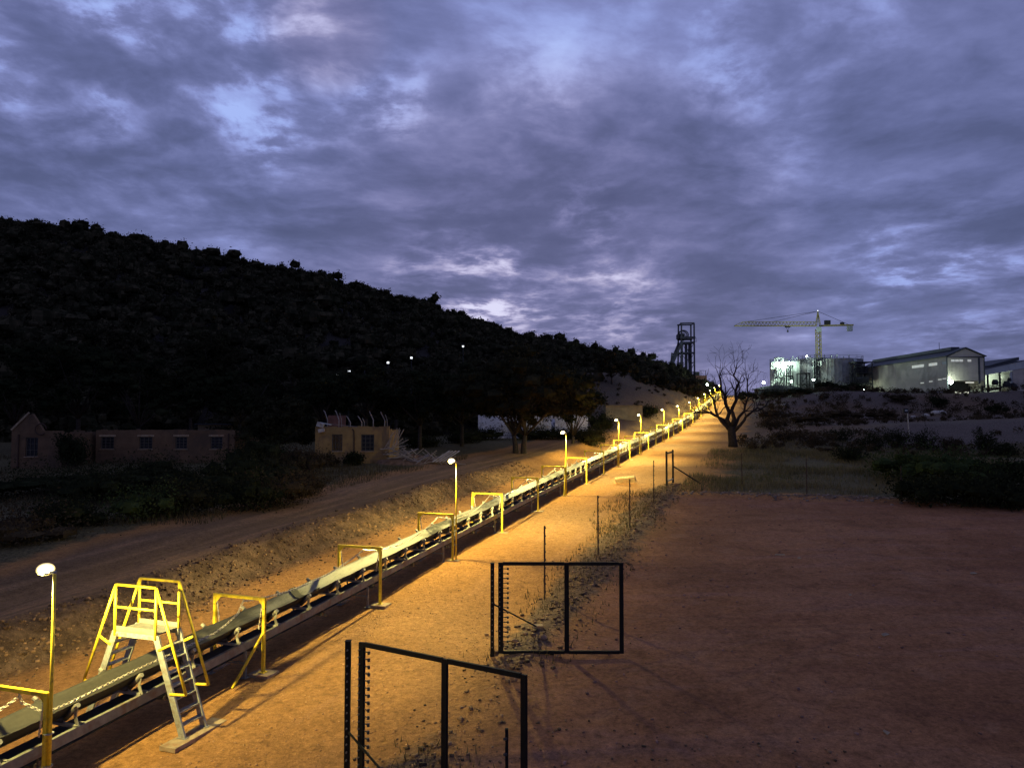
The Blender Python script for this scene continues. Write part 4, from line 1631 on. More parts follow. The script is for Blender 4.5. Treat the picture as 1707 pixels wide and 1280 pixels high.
# shrubs in front of the ruined houses
SHR = [(20, 900, 5.2, 1.1, L_DRY, 'low dry shrub at the left picture edge below the gabled room'), (110, 880, 3.2, 1.5, L_DARK, 'dark shrub below the gabled room'),
       (62, 826, 7.0, 1.6, L_DARK, 'black-green shrub hedging the foot of the gabled room'), (150, 838, 4.6, 1.9, L_DARK, 'dark shrub right of the gabled room doorway'),
       (205, 822, 5.2, 2.0, L_DARK, 'dark shrub under the left window of the long ruined house'), (262, 812, 4.8, 2.0, L_DARK, 'dark shrub under the middle window of the long ruined house'),
       (240, 865, 3.6, 1.8, L_GREEN, 'green-leaved shrub on the road edge below the middle windows'), (300, 858, 3.4, 1.9, L_OLIVE, 'olive shrub on the road edge below the right windows'),
       (345, 830, 4.4, 1.9, L_DARK, 'dark shrub under the right windows of the long ruined house'), (395, 818, 4.4, 2.6, L_DARK, 'tall dark shrub at the right end of the long ruined house'),
       (410, 850, 3.6, 1.9, L_DARK, 'dark shrub on the road edge below the dry tree'), (462, 842, 3.6, 2.0, L_DRY, 'brown dry shrub at the end of the roadside bushes'),
       (505, 826, 2.4, 1.4, L_DRY, 'small dry shrub nearest the road right of the bushes'), (440, 808, 4.6, 2.4, L_OLIVE, 'olive shrub below the dry tree between the ruins'),
       (118, 782, 2.2, 3.4, L_DARK, 'tall black shrub filling the gap between the gabled room and the long ruined house'), (425, 792, 4.4, 3.4, L_DARK, 'tallest dark bush left of the dry tree between the ruins'),
       (500, 790, 3.4, 2.4, L_DRY, 'tall brown bush between the dry tree and the roofless ruin'), (545, 778, 1.6, 1.1, L_DRY, 'small dry shrub against the left corner of the roofless ruin'), (590, 776, 1.4, 1.2, L_DARK, 'small dark shrub under the downpipe of the roofless ruin'),
       (858, 725, 4.4, 2.0, L_DARK, 'dark shrub in front of the left part of the white wall'), (925, 728, 4.4, 1.5, L_DARK, 'dark shrub in front of the middle of the white wall'),
       (985, 742, 3.6, 1.8, L_OLIVE, 'olive shrub below the right end of the white wall'), (770, 738, 4.6, 1.4, L_DARK, 'dark shrub under the tree left of the white wall'),
       (700, 745, 4.4, 1.3, L_DARK, 'dark shrub behind the heap of timber'),
       (1000, 722, 4.4, 3.4, L_DARK, 'tall dark shrub at the right end of the white wall'), (1080, 697, 3.6, 2.8, L_DARK, 'dark shrub at the right end of the olive sheet shed')]
for i, (px, py, Wd, H, lm, lab) in enumerate(SHR):
    q = on_ground(px, py)
    q.z = gz(q.x, q.y) - .03
    make_shrub(lab, q, H, Wd, lm, 400 + i, nleaf=3400, leaf=.15 if q.y < 55 else .20, group='shrubs round the ruined houses')

for i, (px, lab) in enumerate(((812, 'low dark hedge shrub hiding the left foot of the white wall'), (882, 'low dark hedge shrub right of the twin trunks, before the white wall'),
                               (915, 'low dark hedge shrub before the middle of the white wall'), (948, 'low dark hedge shrub before the right half of the white wall'), (978, 'low dark hedge shrub at the right foot of the white wall'))):
    q = spot(px, 91.5)
    make_shrub(lab, q, at_y(px, 711 + (i % 2) * 3, 91.5).z - q.z, 4.2, L_DARK, 460 + i, nleaf=2200, leaf=.2, group='hedge shrubs before the white wall')

# shrubs on the right
SHR2 = [(1500, 800, 5.2, 2.2, L_GREEN, 'rounded green shrub at the left end of the big shrub mass', 0), (1565, 806, 5.6, 2.6, L_GREEN, 'green shrub in the middle of the big shrub mass', 0),
        (1640, 812, 5.4, 2.4, L_GREEN, 'green shrub right of middle in the big shrub mass', 0), (1705, 818, 5.6, 2.6, L_DARK, 'dark shrub at the right picture edge', 0),
        (1530, 835, 3.6, 1.5, L_DARK, 'dark low shrub at the yard edge behind the rightmost fence post', 0), (1612, 842, 4.0, 1.8, L_DARK, 'dark low shrub at the yard edge right of the fence post', 0),
        (1680, 846, 3.6, 1.7, L_DARK, 'dark low shrub at the yard edge near the picture edge', 0),
        (1455, 752, 4.0, 2.6, L_DARK, 'spiky dark bush left of the sign post', 1), (1495, 748, 3.4, 3.0, L_DARK, 'spiky tall bush just behind the sign post', 1),
        (1540, 748, 4.0, 2.8, L_DARK, 'spiky dark bush right of the sign post', 1), (1585, 752, 3.0, 1.9, L_DRY, 'dry brown bush on the foot of the grey bank', 1),
        (1640, 752, 2.6, 3.3, L_DARK, 'upright dark bush standing out against the grey bank', 1), (1672, 760, 3.6, 2.0, L_DARK, 'dark bush at the foot of the grey bank', 1),
        (1415, 770, 3.6, 1.7, L_DARK, 'dark thorn bush on the grass left of the shrub mass', 1), (1360, 742, 5.0, 1.9, L_DRY, 'dry brush right of the bare tree', 1),
        (1310, 735, 4.2, 1.8, L_DRY, 'low dry brush close to the right of the bare tree', 1), (1290, 712, 4.6, 1.8, L_DRY, 'dry brush on the rise behind the bare tree', 1),
        (1400, 735, 4.6, 1.9, L_DARK, 'dark brush below the light track of the bank', 1), (1180, 672, 3.0, 1.6, L_OLIVE, 'olive bush beside the last lamps of the conveyor', 0)]
for i, (px, py, Wd, H, lm, lab, sp_) in enumerate(SHR2):
    q = on_ground(px, py)
    q.z = gz(q.x, q.y) - .03
    make_shrub(lab, q, H, Wd, lm, 500 + i, nleaf=2200, leaf=.20, group='shrubs between the yard and the plant', spiky=bool(sp_))

# brush on the banks below the plant: things one can tell apart by place
BR = [(1245, 655, 200, 7, 3.2, 'dark brush mound beside the top of the conveyor'), (1290, 650, 195, 8, 3.0, 'dark brush below the small shed roof'), (1330, 655, 185, 8, 2.8, 'dark brush below the lit silo'),
      (1378, 660, 190, 7, 3.4, 'dark brush at the foot of the middle tank'), (1420, 662, 185, 8, 2.4, 'dark brush at the foot of the right tank'), (1290, 690, 140, 7, 2.2, 'brown brush on the slope below the shed'),
      (1400, 690, 140, 9, 2.4, 'brown brush on the slope below the tanks'), (1350, 700, 125, 8, 2.2, 'brown brush on the lower slope behind the bare tree'), (1470, 690, 140, 7, 2.0, 'brown brush below the pipe rack'),
      (1565, 672, 160, 4.5, 3.2, 'dark round bush on the bank below the floodlight'), (1660, 684, 150, 5, 2.0, 'dark bush on the bank below the open shed'), (1500, 668, 165, 7, 1.9, 'brown brush below the big shed wall')]
for i, (px, py, Y, Wd, H, lab) in enumerate(BR):
    q = spot(px, Y)
    make_shrub(lab, q, H, Wd, L_DRY if 'brown' in lab else L_DARK, 600 + i, nleaf=1100, leaf=.34, group='brush on the banks below the plant')


def build_scrub():
    rng = np.random.default_rng(77)
    out = []
    n = 0
    while n < 620:
        Y = rng.uniform(76, 232)
        X = rng.uniform(.20, .74) * Y + rng.uniform(-3, 6)
        u, v = UV(X, Y)
        if v < -3.5 + (2.5 if Y > 100 else 0) or (100 < Y < 116 and rng.random() < .75) or (84 < Y < 104 and X > 52 and rng.random() < .85):
            continue
        if Y > 185 and X > 106:
            continue
        h = rng.uniform(.5, 1.5) * (1.0 + .6 * (Y > 150))
        w = h * rng.uniform(.9, 1.8)
        q = blob_points((0, 0, .42), (.5, .5, .45), 75, rng, .15)
        q = q * (w, w, h) + (X, Y, gz(X, Y))
        out.append(leaf_quads(q, .16 + Y * .0013, rng))
        n += 1
    for i in range(170):
        u, v = rng.uniform(92, 215), -18.5 - 26 * rng.uniform(0, 1) ** .8
        X, Y = u * SA + v * CA, u * CA - v * SA
        h = rng.uniform(.3, .9)
        w = h * rng.uniform(1.0, 1.8)
        q = blob_points((0, 0, .4), (.5, .5, .45), 60, rng, .15) * (w, w, h) + (X, Y, gz(X, Y))
        out.append(leaf_quads(q, .14 + Y * .001, rng))
    me = mesh_polys('dry_scrub', np.concatenate(out), 4, L_DRY)
    o = bpy.data.objects.new('dry_scrub', me)
    COL.objects.link(o)
    tag(o, 'low dry scrub dotted over the banks between the yard and the plant', 'scrub', kind='stuff')


build_scrub()


def build_dead_tree():
    q = on_ground(1222, 745)
    q.z = gz(q.x, q.y)
    g = thing('bare_tree', 'large leafless tree with spreading black limbs beside the conveyor slope', 'tree', q)
    rr = random.Random(12)
    mb = MB()
    mb.path([(0, 0, -.3), (-.03, 0, .5), (-.12, .0, 1.5), (-.22, 0, 2.3)], [.62, .50, .46, .44], 10)
    mb.build('trunk', M_DEAD, g, smooth=True)
    # main limbs: start, waypoints (x across, y depth, z up), radius
    limbs = [
        [(-.25, 0, 1.9), (-1.2, -.3, 2.9), (-2.2, -.6, 4.3), (-2.6, -.5, 5.6), (-3.2, -.6, 6.6)],
        [(-.3, 0, 1.8), (-1.0, .5, 2.9), (-2.3, .8, 3.9), (-3.7, 1.0, 4.0), (-4.4, 1.0, 4.5)],
        [(-.2, 0, 2.2), (-.5, .2, 4.0), (-.9, .3, 5.8), (-1.2, .2, 7.4), (-1.1, .1, 8.8)],
        [(-.1, 0, 2.3), (.1, -.3, 4.2), (.4, -.4, 6.2), (.2, -.3, 8.0), (.5, -.2, 9.3)],
        [(.05, 0, 2.0), (.8, .2, 3.4), (1.4, .4, 5.0), (1.9, .4, 6.6), (2.0, .3, 8.2)],
        [(.1, 0, 1.7), (.9, -.3, 2.9), (2.0, -.5, 3.9), (3.0, -.6, 4.3), (3.9, -.5, 5.2)],
    ]
    tw = MB()
    for li, L in enumerate(limbs):
        mb = MB()
        pts = []
        for i in range(len(L) - 1):
            a, b = Vector(L[i]), Vector(L[i + 1])
            for t in (0, .5):
                pts.append(a.lerp(b, t) + Vector((rr.gauss(0, .17), rr.gauss(0, .17), rr.gauss(0, .12))) * (1 if i + t > 0 else 0))
        pts.append(Vector(L[-1]))
        r0 = .27 if li in (2, 3) else .21
        rads = [r0 * (1 - .82 * i / (len(pts) - 1)) for i in range(len(pts))]
        mb.path(pts, rads, 8)
        for i in range(3, len(pts)):
            for k in range(2):
                d = (pts[i] - pts[i - 1]).normalized()
                ax = Matrix.Rotation(rr.uniform(0, 6.28), 3, d) @ d.orthogonal().normalized()
                nd = Matrix.Rotation(rr.uniform(.4, 1.0), 3, ax) @ d
                limb(tw, pts[i], nd, rr.uniform(.9, 1.7), rads[i] * .55, 2, rr, [], .32, (2, 3), .011, .5, .16)
        mb.build('limb', M_DEAD, g, smooth=True)
    o = tw.build('twigs', M_DEAD, g)
    o['kind'] = 'stuff'


build_dead_tree()


# ------------------------------------------------------------------ ruined houses on the left
def wall_panel(name, x0, x1, z0, z1, y, thick, holes, m, parent, ragged=0.0, seed=0):
    """wall in the local xz plane with rectangular openings, real thickness"""
    xs = sorted(set([x0, x1] + [h[0] for h in holes] + [h[1] for h in holes]))
    if ragged:
        rr = random.Random(seed)
        ex = [x0 + (x1 - x0) * k / 14 for k in range(1, 14)]
        xs = sorted(set(xs + ex))
    mb = MB()
    for i in range(len(xs) - 1):
        a, b = xs[i], xs[i + 1]
        hs = sorted([h for h in holes if h[0] <= a + 1e-6 and h[1] >= b - 1e-6], key=lambda h: h[2])
        z = z0
        top = z1 + (rr.uniform(-ragged, ragged * .4) if ragged else 0)
        for h in hs:
            if h[2] > z:
                mb.box(((a + b) / 2, y + thick / 2, (z + h[2]) / 2), (b - a, thick, h[2] - z))
            z = h[3]
        mb.box(((a + b) / 2, y + thick / 2, (z + top) / 2), (b - a, thick, top - z))
    return mb.build(name, m, parent)


def window(parent, x0, x1, z0, z1, y, bars=2, rails=2, glass=True):
    w = MB()
    t = .07
    w.box(((x0 + x1) / 2, y, z0 + t / 2), (x1 - x0, .06, t)); w.box(((x0 + x1) / 2, y, z1 - t / 2), (x1 - x0, .06, t))
    for x in (x0 + t / 2, x1 - t / 2):
        w.box((x, y, (z0 + z1) / 2), (t, .06, z1 - z0 - 2 * t))
    o = w.build('window', M_FRAMEW, parent)
    for k in range(1, bars + 1):
        x = x0 + (x1 - x0) * k / (bars + 1)
        MB().box((x, y - .002, (z0 + z1) / 2), (.035, .05, z1 - z0 - 2 * t)).build('glazing_bar', M_FRAMEW, o)
    for k in range(1, rails + 1):
        z = z0 + (z1 - z0) * k / (rails + 1)
        MB().box(((x0 + x1) / 2, y + .003, z), (x1 - x0 - 2 * t, .04, .035)).build('glazing_bar', M_FRAMEW, o)
    if glass:
        MB().box(((x0 + x1) / 2, y + .03, (z0 + z1) / 2), (x1 - x0 - 2 * t, .008, z1 - z0 - 2 * t)).build('pane', M_GLASS, o)
    MB().box(((x0 + x1) / 2, y - .10, z0 - .04), (x1 - x0 + .16, .2, .06)).build('sill', M_CONC, o)
    return o


def build_ruins():
    # roofless ruin by the road
    x0, x1, y0 = -16.5, -10.3, 62.0
    zb = 2.9
    g = thing('roofless_ruin', 'small ochre ruined house without a roof, bent rafters standing up', 'house', (x0, y0, zb))
    L = x1 - x0
    wins = [(1.40, 2.28, 1.15, 2.55), (3.85, 4.95, 1.15, 2.55)]
    wall_panel('front_wall', 0, L, -.6, 3.22, 0, .26, wins, M_PLASTER, g, .07, 3)
    wall_panel('rear_wall', 0, L, -.6, 3.0, 5.2, .26, [], M_PLASTER, g, .3, 5)
    for x, rag in ((0, 0), (L - .26, .5)):
        mb = MB()
        for k in range(8):
            a, b = .262 + (5.2 - .264) * k / 8, .262 + (5.2 - .264) * (k + 1) / 8
            mb.box((x + .13, (a + b) / 2, 1.2 + .0), (.26, b - a, 3.6 + (random.Random(k + int(x)).uniform(-rag - .1, .1))))
        mb.build('side_wall', M_PLASTER, g)
    for w in wins:
        window(g, *w, .10, 2, 3, glass=(w[0] > 3))
    MB().path([(3.12, -.06, 3.0), (3.25, -.07, 2.85), (3.28, -.07, 2.3), (3.28, -.07, .1)], .05, 8).build('downpipe', M_RUST, g)
    rr = random.Random(2)
    for k in range(6):
        x = .7 + k * .98
        h = rr.uniform(.95, 1.5)
        mb = MB()
        mb.path([(x, 1.2, 2.6), (x + .02, 1.2, 3.1 + h * .45), (x - .22 - .05 * k * .3, 1.25, 3.1 + h * .9), (x - .36, 1.3, 3.1 + h)], [.045, .045, .04, .03], 6)
        mb.build('rafter', M_TIMBER, g)
        if k % 2:
            MB().path([(x + .2, 1.5, 2.6), (x + .16, 1.5, 3.2 + h * .4), (x, 1.5, 3.0 + h * .9)], .032, 6).build('rafter', M_TIMBER, g)
    MB().bar((.3, 1.6, 3.45), (4.4, 1.7, 3.05), .05, .05).build('purlin', M_TIMBER, g)
    MB().bar((.2, .5, 3.55), (1.2, .4, 3.35), .4, .05).build('roof_sheet', M_CLAD_W, g)
    MB().box((.45, -.1, 3.35), (.55, .35, .35), Matrix.Rotation(.3, 3, 'Y')).build('loose_block', M_CONC_W, g)
    MB().box((.55, -.14, 2.88), (.5, .3, .3), Matrix.Rotation(-.2, 3, 'Y')).build('loose_block', M_CONC_W, g)
    mb = MB()
    mb.box((1.1, 3.0, 3.55), (1.5, .2, 1.2))
    mb.build('chimney_breast', M_BRICKRED, g)

    # heap of broken timber and sheets beside it
    hp = thing('timber_heap', 'sloping heap of broken timber and boards beside the roofless ruin', 'debris heap', (-8.0, 61.5, gz(-8, 61.5)))
    rr = random.Random(6)
    md = MB()
    md.lathe([(3.4, -.3), (2.6, .1), (1.5, .35), (.6, .55), (.02, .6)], (0, 0, 0), 14)
    md.v = [(x * 1.1 - .4 * z + rr.uniform(-.2, .2), y * .7 + rr.uniform(-.15, .15), z + rr.uniform(-.12, .12)) for x, y, z in md.v]
    md.build('rubble_mound', M_STONE, hp)
    for k in range(80):
        x = rr.uniform(-2.4, 3.2)
        y = rr.uniform(-1.8, .4)
        zb_ = max(.1, 1.25 - .42 * (x + 2.0)) * rr.uniform(.5, 1.05)
        ln = rr.uniform(.9, 2.6)
        th, el = rr.uniform(-.9, .9) + (math.pi if rr.random() < .5 else 0), rr.uniform(-.15, .8)
        d = Vector((math.cos(th) * math.cos(el), math.sin(th) * math.cos(el), math.sin(el)))
        MB().bar(Vector((x, y, zb_)) - d * ln * .4, Vector((x, y, zb_)) + d * ln * .6, rr.choice((.05, .07, .12, .2)), .04).build('timber', M_TIMBER, hp)
    for k in range(4):
        MB().bar((1.6 + k * .27, -1.9, .15), (2.9 + k * .27, -1.3, 1.0), .2, .05).build('board', M_CONC_W, hp)
    for k in range(9):
        x = -2.6 + rr.uniform(-.1, 1.1)
        MB().bar((x, -.6, 1.2 + rr.uniform(-.2, .3)), (x + rr.uniform(.3, 1.1), -1.0, 3.0 + rr.uniform(-.6, .3) - (x + 2.6) * .5), .06, .05).build('timber', M_TIMBER, hp)

    # long low house
    x0, x1, y0, zb = -36.0, -24.0, 64.0, 2.2
    g = thing('long_ruin', 'long low reddish ruined house with five openings behind the roadside bushes', 'house', (x0, y0, zb))
    L = x1 - x0
    wins = []
    for px0, px1 in ((168, 190), (232, 254), (292, 312), (351, 371)):
        a = at_y(px0, 730, y0).x - x0
        b = at_y(px1, 730, y0).x - x0
        wins.append((a, b, 1.95, 3.0))
    door = (at_y(118, 730, y0).x - x0, at_y(129, 730, y0).x - x0, .2, 3.0)
    hol = wins + ([door] if door[0] > .1 else [])
    wall_panel('front_wall', 0, L, -.8, 3.62, 0, .28, hol, M_PLASTER_R, g, .06, 8)
    wall_panel('rear_wall', 0, L, -.8, 3.4, 6.0, .28, [], M_PLASTER_R, g, .2, 9)
    for x in (0.0, L - .28):
        MB().box((x + .14, 3.14, 1.35), (.28, 5.716, 4.3)).build('side_wall', M_PLASTER_R, g)
    for x in (.35 * L, .66 * L):
        MB().box((x, 3.14, 1.2), (.2, 5.7, 3.9)).build('cross_wall', M_PLASTER_R, g)
    for w in wins:
        window(g, *w, .12, 2, 3, glass=True)
        MB().box(((w[0] + w[1]) / 2, -.012, w[3] + .10), (w[1] - w[0] + .3, .05, .16)).build('lintel', M_CONC, g)
    MB().path([(L - .5, -.06, 3.3), (L - .5, -.07, .1)], .05, 8).build('downpipe', M_RUST, g)

    # gabled end room
    x0, x1, y0, zb = -40.6, -36.5, 60.0, 2.4
    g = thing('gabled_ruin', 'reddish ruined room with a broken gable at the far left', 'house', (x0, y0, zb))
    L = x1 - x0
    wd = (1.15, 2.15, 1.3, 2.85)
    wall_panel('front_wall', 0, L, -.8, 3.38, 0, .28, [wd], M_PLASTER_R, g)
    MB().prism([(0, 3.381), (L * .62, 3.381), (L * .40, 4.75), (L * .30, 4.62)], 0, .28).build('gable', M_PLASTER_R, g)
    wall_panel('rear_wall', 0, L, -.8, 3.3, 5.5, .28, [], M_PLASTER_R, g, .2, 4)
    for x in (0.0, L - .28):
        MB().box((x + .14, 2.89, 1.2), (.28, 5.2, 4.0)).build('side_wall', M_PLASTER_R, g)
    window(g, *wd, .12, 2, 2)
    MB().path([(.62, -.06, 3.1), (.62, -.07, .1)], .05, 8).build('downpipe', M_RUST, g)
    MB().bar((.0, -.05, 3.45), (L * .34, -.05, 4.85), .10, .14).build('barge_board', M_CONC, g)
    mb = MB()
    mb.path([(L * .60 + .45 * math.cos(t), -.18, 3.5 + .45 * math.sin(t)) for t in np.linspace(0, 5.6, 14)], .05, 6)
    mb.build('bent_gutter', M_RUST, g)

    # white wall of a roofless building behind the broad tree
    a, b = at_y(797, 700, 95), at_y(980, 700, 95)
    zb = gz((a.x + b.x) / 2, 95)
    g = thing('white_wall_ruin', 'low whitewashed ruin wall behind the broad olive tree', 'ruin', (a.x, 95, zb))
    L = b.x - a.x
    top = at_y(900, 692, 95).z - zb
    wall_panel('front_wall', 0, L, -1, top, 0, .3, [(4.6, 6.2, .2, top - .35), (9.4, 9.9, 0, top - .5)], M_WHITEWALL, g, .06, 2)
    for x in (0, L - .3):
        MB().box((x + .15, 2.3, top / 2 - .5), (.3, 4.0, top + 1 - .25)).build('side_wall', M_WHITEWALL, g)
    wall_panel('rear_wall', 0, L, -1, top - .3, 4.302, .3, [], M_WHITEWALL, g, .1, 2)
    for k, (xx, h_) in enumerate(((1.6, .5), (8.0, .4), (12.6, .35))):
        MB().box((xx, -.4, .05 + h_ / 2 - .2), (.9, .5, h_)).build('fallen_block', M_WHITEWALL, g)

    # olive sheet shed
    a, b = at_y(1010, 690, 125), at_y(1071, 690, 125)
    zb = gz((a.x + b.x) / 2, 125)
    g = thing('sheet_shed', 'olive corrugated sheet shed below the bare mound beside the lamps', 'shed', (a.x, 125, zb))
    L = b.x - a.x
    top = at_y(1040, 676, 125).z - zb
    for k in range(12):
        w = L / 12
        MB().box(((k + .5) * w, (k % 2) * .03, top / 2 - .4), (w - .01, .05, top + .8)).build('panel', M_OLIVE, g)
    MB().box((L / 2, 2.0, top + .03), (L + .3, 4.4, .06)).build('roof', M_OLIVE, g)
    for x in (.03, L - .03):
        MB().box((x, 2.1, top / 2 - .4), (.06, 3.9, top + .7)).build('side_wall', M_OLIVE, g)

    # low pale house glimpsed between the trees behind the long ruin
    a = at_y(330, 700, 88)
    zb = surf(a.x, 88)
    zb -= .6
    g = thing('pale_house', 'dim house wall glimpsed between dark trunks above the long ruined house', 'house', (a.x, 88, zb))
    wall_panel('front_wall', 0, 4.2, -1, 3.0, 0, .3, [(1.0, 2.0, 1.0, 2.2)], M_CONC, g)
    MB().box((2.1, 2.3, 1), (4.2, 4, 3.9)).build('side_wall', M_CONC, g)
    MB().bar((-.3, 2.2, 3.08), (4.5, 2.2, 3.08), 5.2, .12).build('roof', M_ROOFDK, g)


build_ruins()

# small white lamps in a row on the dark hillside
for i, (px, py) in enumerate(((562, 626), (582, 619), (608, 612), (647, 604), (686, 596), (772, 577))):
    r = ray(px, py)
    t = 60.0
    while t < 400:
        q = Vector((0, 0, CAM_Z)) + r * t
        if q.z - hz(q.x, q.y) < 9.5 and q.y > 84:
            break
        t += .5
    h = q.z - hz(q.x, q.y)
    lab = ['lowest white light of the row on the dark hillside', 'second lowest white light of the hillside row', 'middle-left white light of the hillside row', 'middle-right white light of the hillside row',
           'upper white light of the hillside row above the timber heap', 'lone white light highest on the dark hillside'][i]
    g = thing('hillside_lamp', lab, 'lamp', (q.x, q.y, q.z - h), 0, 'white lights in a row on the hillside')
    MB().tube((0, 0, -.3), (0, 0, h), .06, n=6).build('pole', M_STRUCT, g)
    MB().box((0, -.1, h - .05), (.30, .14, .26)).build('lamp_head', M_LENSW, g)


# ------------------------------------------------------------------ plant on the hill
def lattice(mb, p0, p1, w, n, r, faces=4):
    p0, p1 = Vector(p0), Vector(p1)
    d = (p1 - p0).normalized()
    x = d.orthogonal().normalized() if abs(d.z) < .9 else Vector((1, 0, 0))
    x = (x - d * x.dot(d)).normalized()
    y = d.cross(x)
    cs = [x * w + y * w, x * w - y * w, -x * w - y * w, -x * w + y * w]
    for c in cs:
        mb.bar(p0 + c, p1 + c, r * 1.5)
    for i in range(n):
        a, b = p0.lerp(p1, i / n), p0.lerp(p1, (i + 1) / n)
        for k in range(4):
            c0, c1 = cs[k], cs[(k + 1) % 4]
            mb.bar(a + c0, (b + c1) if i % 2 else (b + c1), r)
            mb.bar(a + c0, a + c1, r)


def build_crane():
    Y = 268
    base = at_y(1366, 655, Y)
    zg = gz(base.x, Y)
    g = thing('tower_crane', 'yellow tower crane with lattice jib rising behind the tanks', 'crane', (base.x, Y, zg))
    S = Y / F_PX
    zj = at_y(1366, 541, Y).z - zg
    za = at_y(1366, 519, Y).z - zg
    m = MB()
    lattice(m, (0, 0, 0), (0, 0, zj - 1.6), .72, 16, .13)
    m.build('mast', M_CRANE, g)
    j = MB()
    L = (1366 - 1226) * S
    # triangular jib
    n = 22
    for s in (-.6, .6):
        j.bar((-.8, s, zj - .5), (-L, s, zj - .5), .22)
    j.bar((-.8, 0, zj + .95), (-L + 3, 0, zj + .95), .22)
    j.bar((-L + 3, 0, zj + .95), (-L, 0, zj - .4), .2)
    for k in range(n):
        xa, xb = -.8 - (L - 3) * k / n, -.8 - (L - 3) * (k + 1) / n
        for s in (-.6, .6):
            j.bar((xa, s, zj - .5), ((xa + xb) / 2, 0, zj + .95), .08)
            j.bar(((xa + xb) / 2, 0, zj + .95), (xb, s, zj - .5), .08)
        j.bar((xa, -.6, zj - .5), (xa, .6, zj - .5), .1)
    j.build('jib', M_CRANE, g)
    c = MB()
    LC = (1424 - 1366) * S
    for s in (-.6, .6):
        c.bar((.8, s, zj - .45), (LC, s, zj - .2), .22, .45)
    for k in range(9):
        c.bar((.8 + (LC - .8) * k / 8, -.6, zj - .4), (.8 + (LC - .8) * k / 8, .6, zj - .4), .12)
    c.build('counter_jib', M_CRANE, g)
    MB().box((LC - 1.1, 0, zj - 1.4), (1.6, 1.3, 2.0)).build('counterweight', M_CWT, g)
    MB().box((3.4, 0, zj + .75), (1.9, 1.2, 1.5)).build('winch_house', M_STRUCT, g)
    MB().box((8.8, 0, zj + .4), (1.2, 1.0, .8)).build('winch', M_STRUCT, g)
    a = MB()
    for sx in (-.75, .75):
        for sy in (-.6, .6):
            a.bar((sx, sy, zj - .6), (0, sy * .25, za), .2)
    for f in (.3, .55, .8):
        z = zj - .6 + (za - zj + .6) * f
        w = .75 * (1 - f)
        a.bar((-w, 0, z), (w, 0, z), .14)
    a.build('apex_tower', M_CRANE, g)
    MB().box((-.2, -1.2, zj - 1.9), (1.4, 1.2, 1.8)).build('cab', M_CLAD_W, g)
    for tag_, p1 in (('f', (-L * .55, 0, zj + .9)), ('g', (-L * .88, 0, zj + .9)), ('b', (LC - 1.5, 0, zj))):
        MB().tube((0, 0, za), p1, .07, n=5).build('tie_bar', M_STRUCT, g)
    t = MB()
    tx = -(1366 - 1315) * S
    t.box((tx, 0, zj - .85), (1.7, 1.2, .35))
    t.build('trolley', M_STRUCT, g)
    h = MB()
    for s in (-.5, .5):
        h.bar((tx + s, 0, zj - 1.0), (tx, 0, zj - 2.3), .09)
    h.box((tx, 0, zj - 2.5), (.5, .4, .6))
    h.build('hook_block', M_STRUCT, g)
    MB().lathe([(.001, 0), (.18, .1), (.18, .35), (.001, .45)], (0, 0, za), 8).build('beacon', M_LENSW, g)


build_crane()


def tank(label, px0, px1, pytop, Y, m, name='storage_tank', rails=True, pipe=None, group='steel tanks of the plant', lite=None):
    a, b = at_y(px0, 640, Y), at_y(px1, 640, Y)
    cx, r = (a.x + b.x) / 2, (b.x - a.x) / 2
    zg = gz(cx, Y) - 1.0
    H = at_y(853, pytop, Y).z - zg
    g = thing(name, label, 'tank', (cx, Y, zg), 0, group)
    nseg = 40
    ncourse = 5
    for k in range(ncourse):
        z0, z1 = H * k / ncourse + .012, H * (k + 1) / ncourse - .012
        rr_ = r - (.02 if k % 2 else 0)
        MB().lathe([(rr_ - .06, z0), (rr_, z0), (rr_, z1), (rr_ - .06, z1)], (0, 0, 0), nseg).build('shell_course', m, g)
    MB().lathe([(r - .05, H - .02), (r * .5, H + r * .06), (.01, H + r * .10)], (0, 0, 0), nseg).build('roof', m, g)
    MB().lathe([(r - .04, H - .18), (r + .10, H - .18), (r + .10, H + .02), (r - .04, H + .02)], (0, 0, 0), nseg).build('rim', m, g)
    rib = MB()
    for k in range(20):
        t = 2 * math.pi * k / 20
        rib.box((math.cos(t) * (r + .05), math.sin(t) * (r + .05), H / 2), (.14, .10, H - .4), Matrix.Rotation(t, 3, 'Z'))
    rib.build('stiffener', m, g)
    if rails:
        hr = MB()
        for z in (.55, 1.05):
            hr.path([(math.cos(t) * (r + .06), math.sin(t) * (r + .06), H + z) for t in np.linspace(0, 6.2832, 33)], .04, 4)
        for k in range(16):
            t = 2 * math.pi * k / 16
            hr.bar((math.cos(t) * (r + .06), math.sin(t) * (r + .06), H), (math.cos(t) * (r + .06), math.sin(t) * (r + .06), H + 1.05), .06)
        hr.build('handrail', M_STRUCT, g)
    for k, (dx, h_) in enumerate(((-.35, 1.4), (-.1, 1.9), (.2, 1.2), (.45, 1.6))):
        MB().tube((dx * r, 0, H), (dx * r, 0, H + h_), .16, n=8).build('vent', M_TANKW, g)
    if pipe is not None:
        for dx in pipe:
            y = -math.sqrt(max(0, r * r - (dx * r) ** 2)) - .45
            MB().path([(dx * r, y + .5, H - .3), (dx * r, y, H - .6), (dx * r, y, .3)], .26, 8).build('downcomer', M_TANKW, g)
    return g


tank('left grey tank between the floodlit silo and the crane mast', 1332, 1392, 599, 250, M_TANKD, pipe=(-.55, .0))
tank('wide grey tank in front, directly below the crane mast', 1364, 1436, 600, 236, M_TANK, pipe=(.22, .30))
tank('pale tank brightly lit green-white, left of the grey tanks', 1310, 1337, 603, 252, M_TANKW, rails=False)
tank('pale floodlit silo with stairs at the left end of the plant', 1285, 1313, 604, 246, M_TANKW)


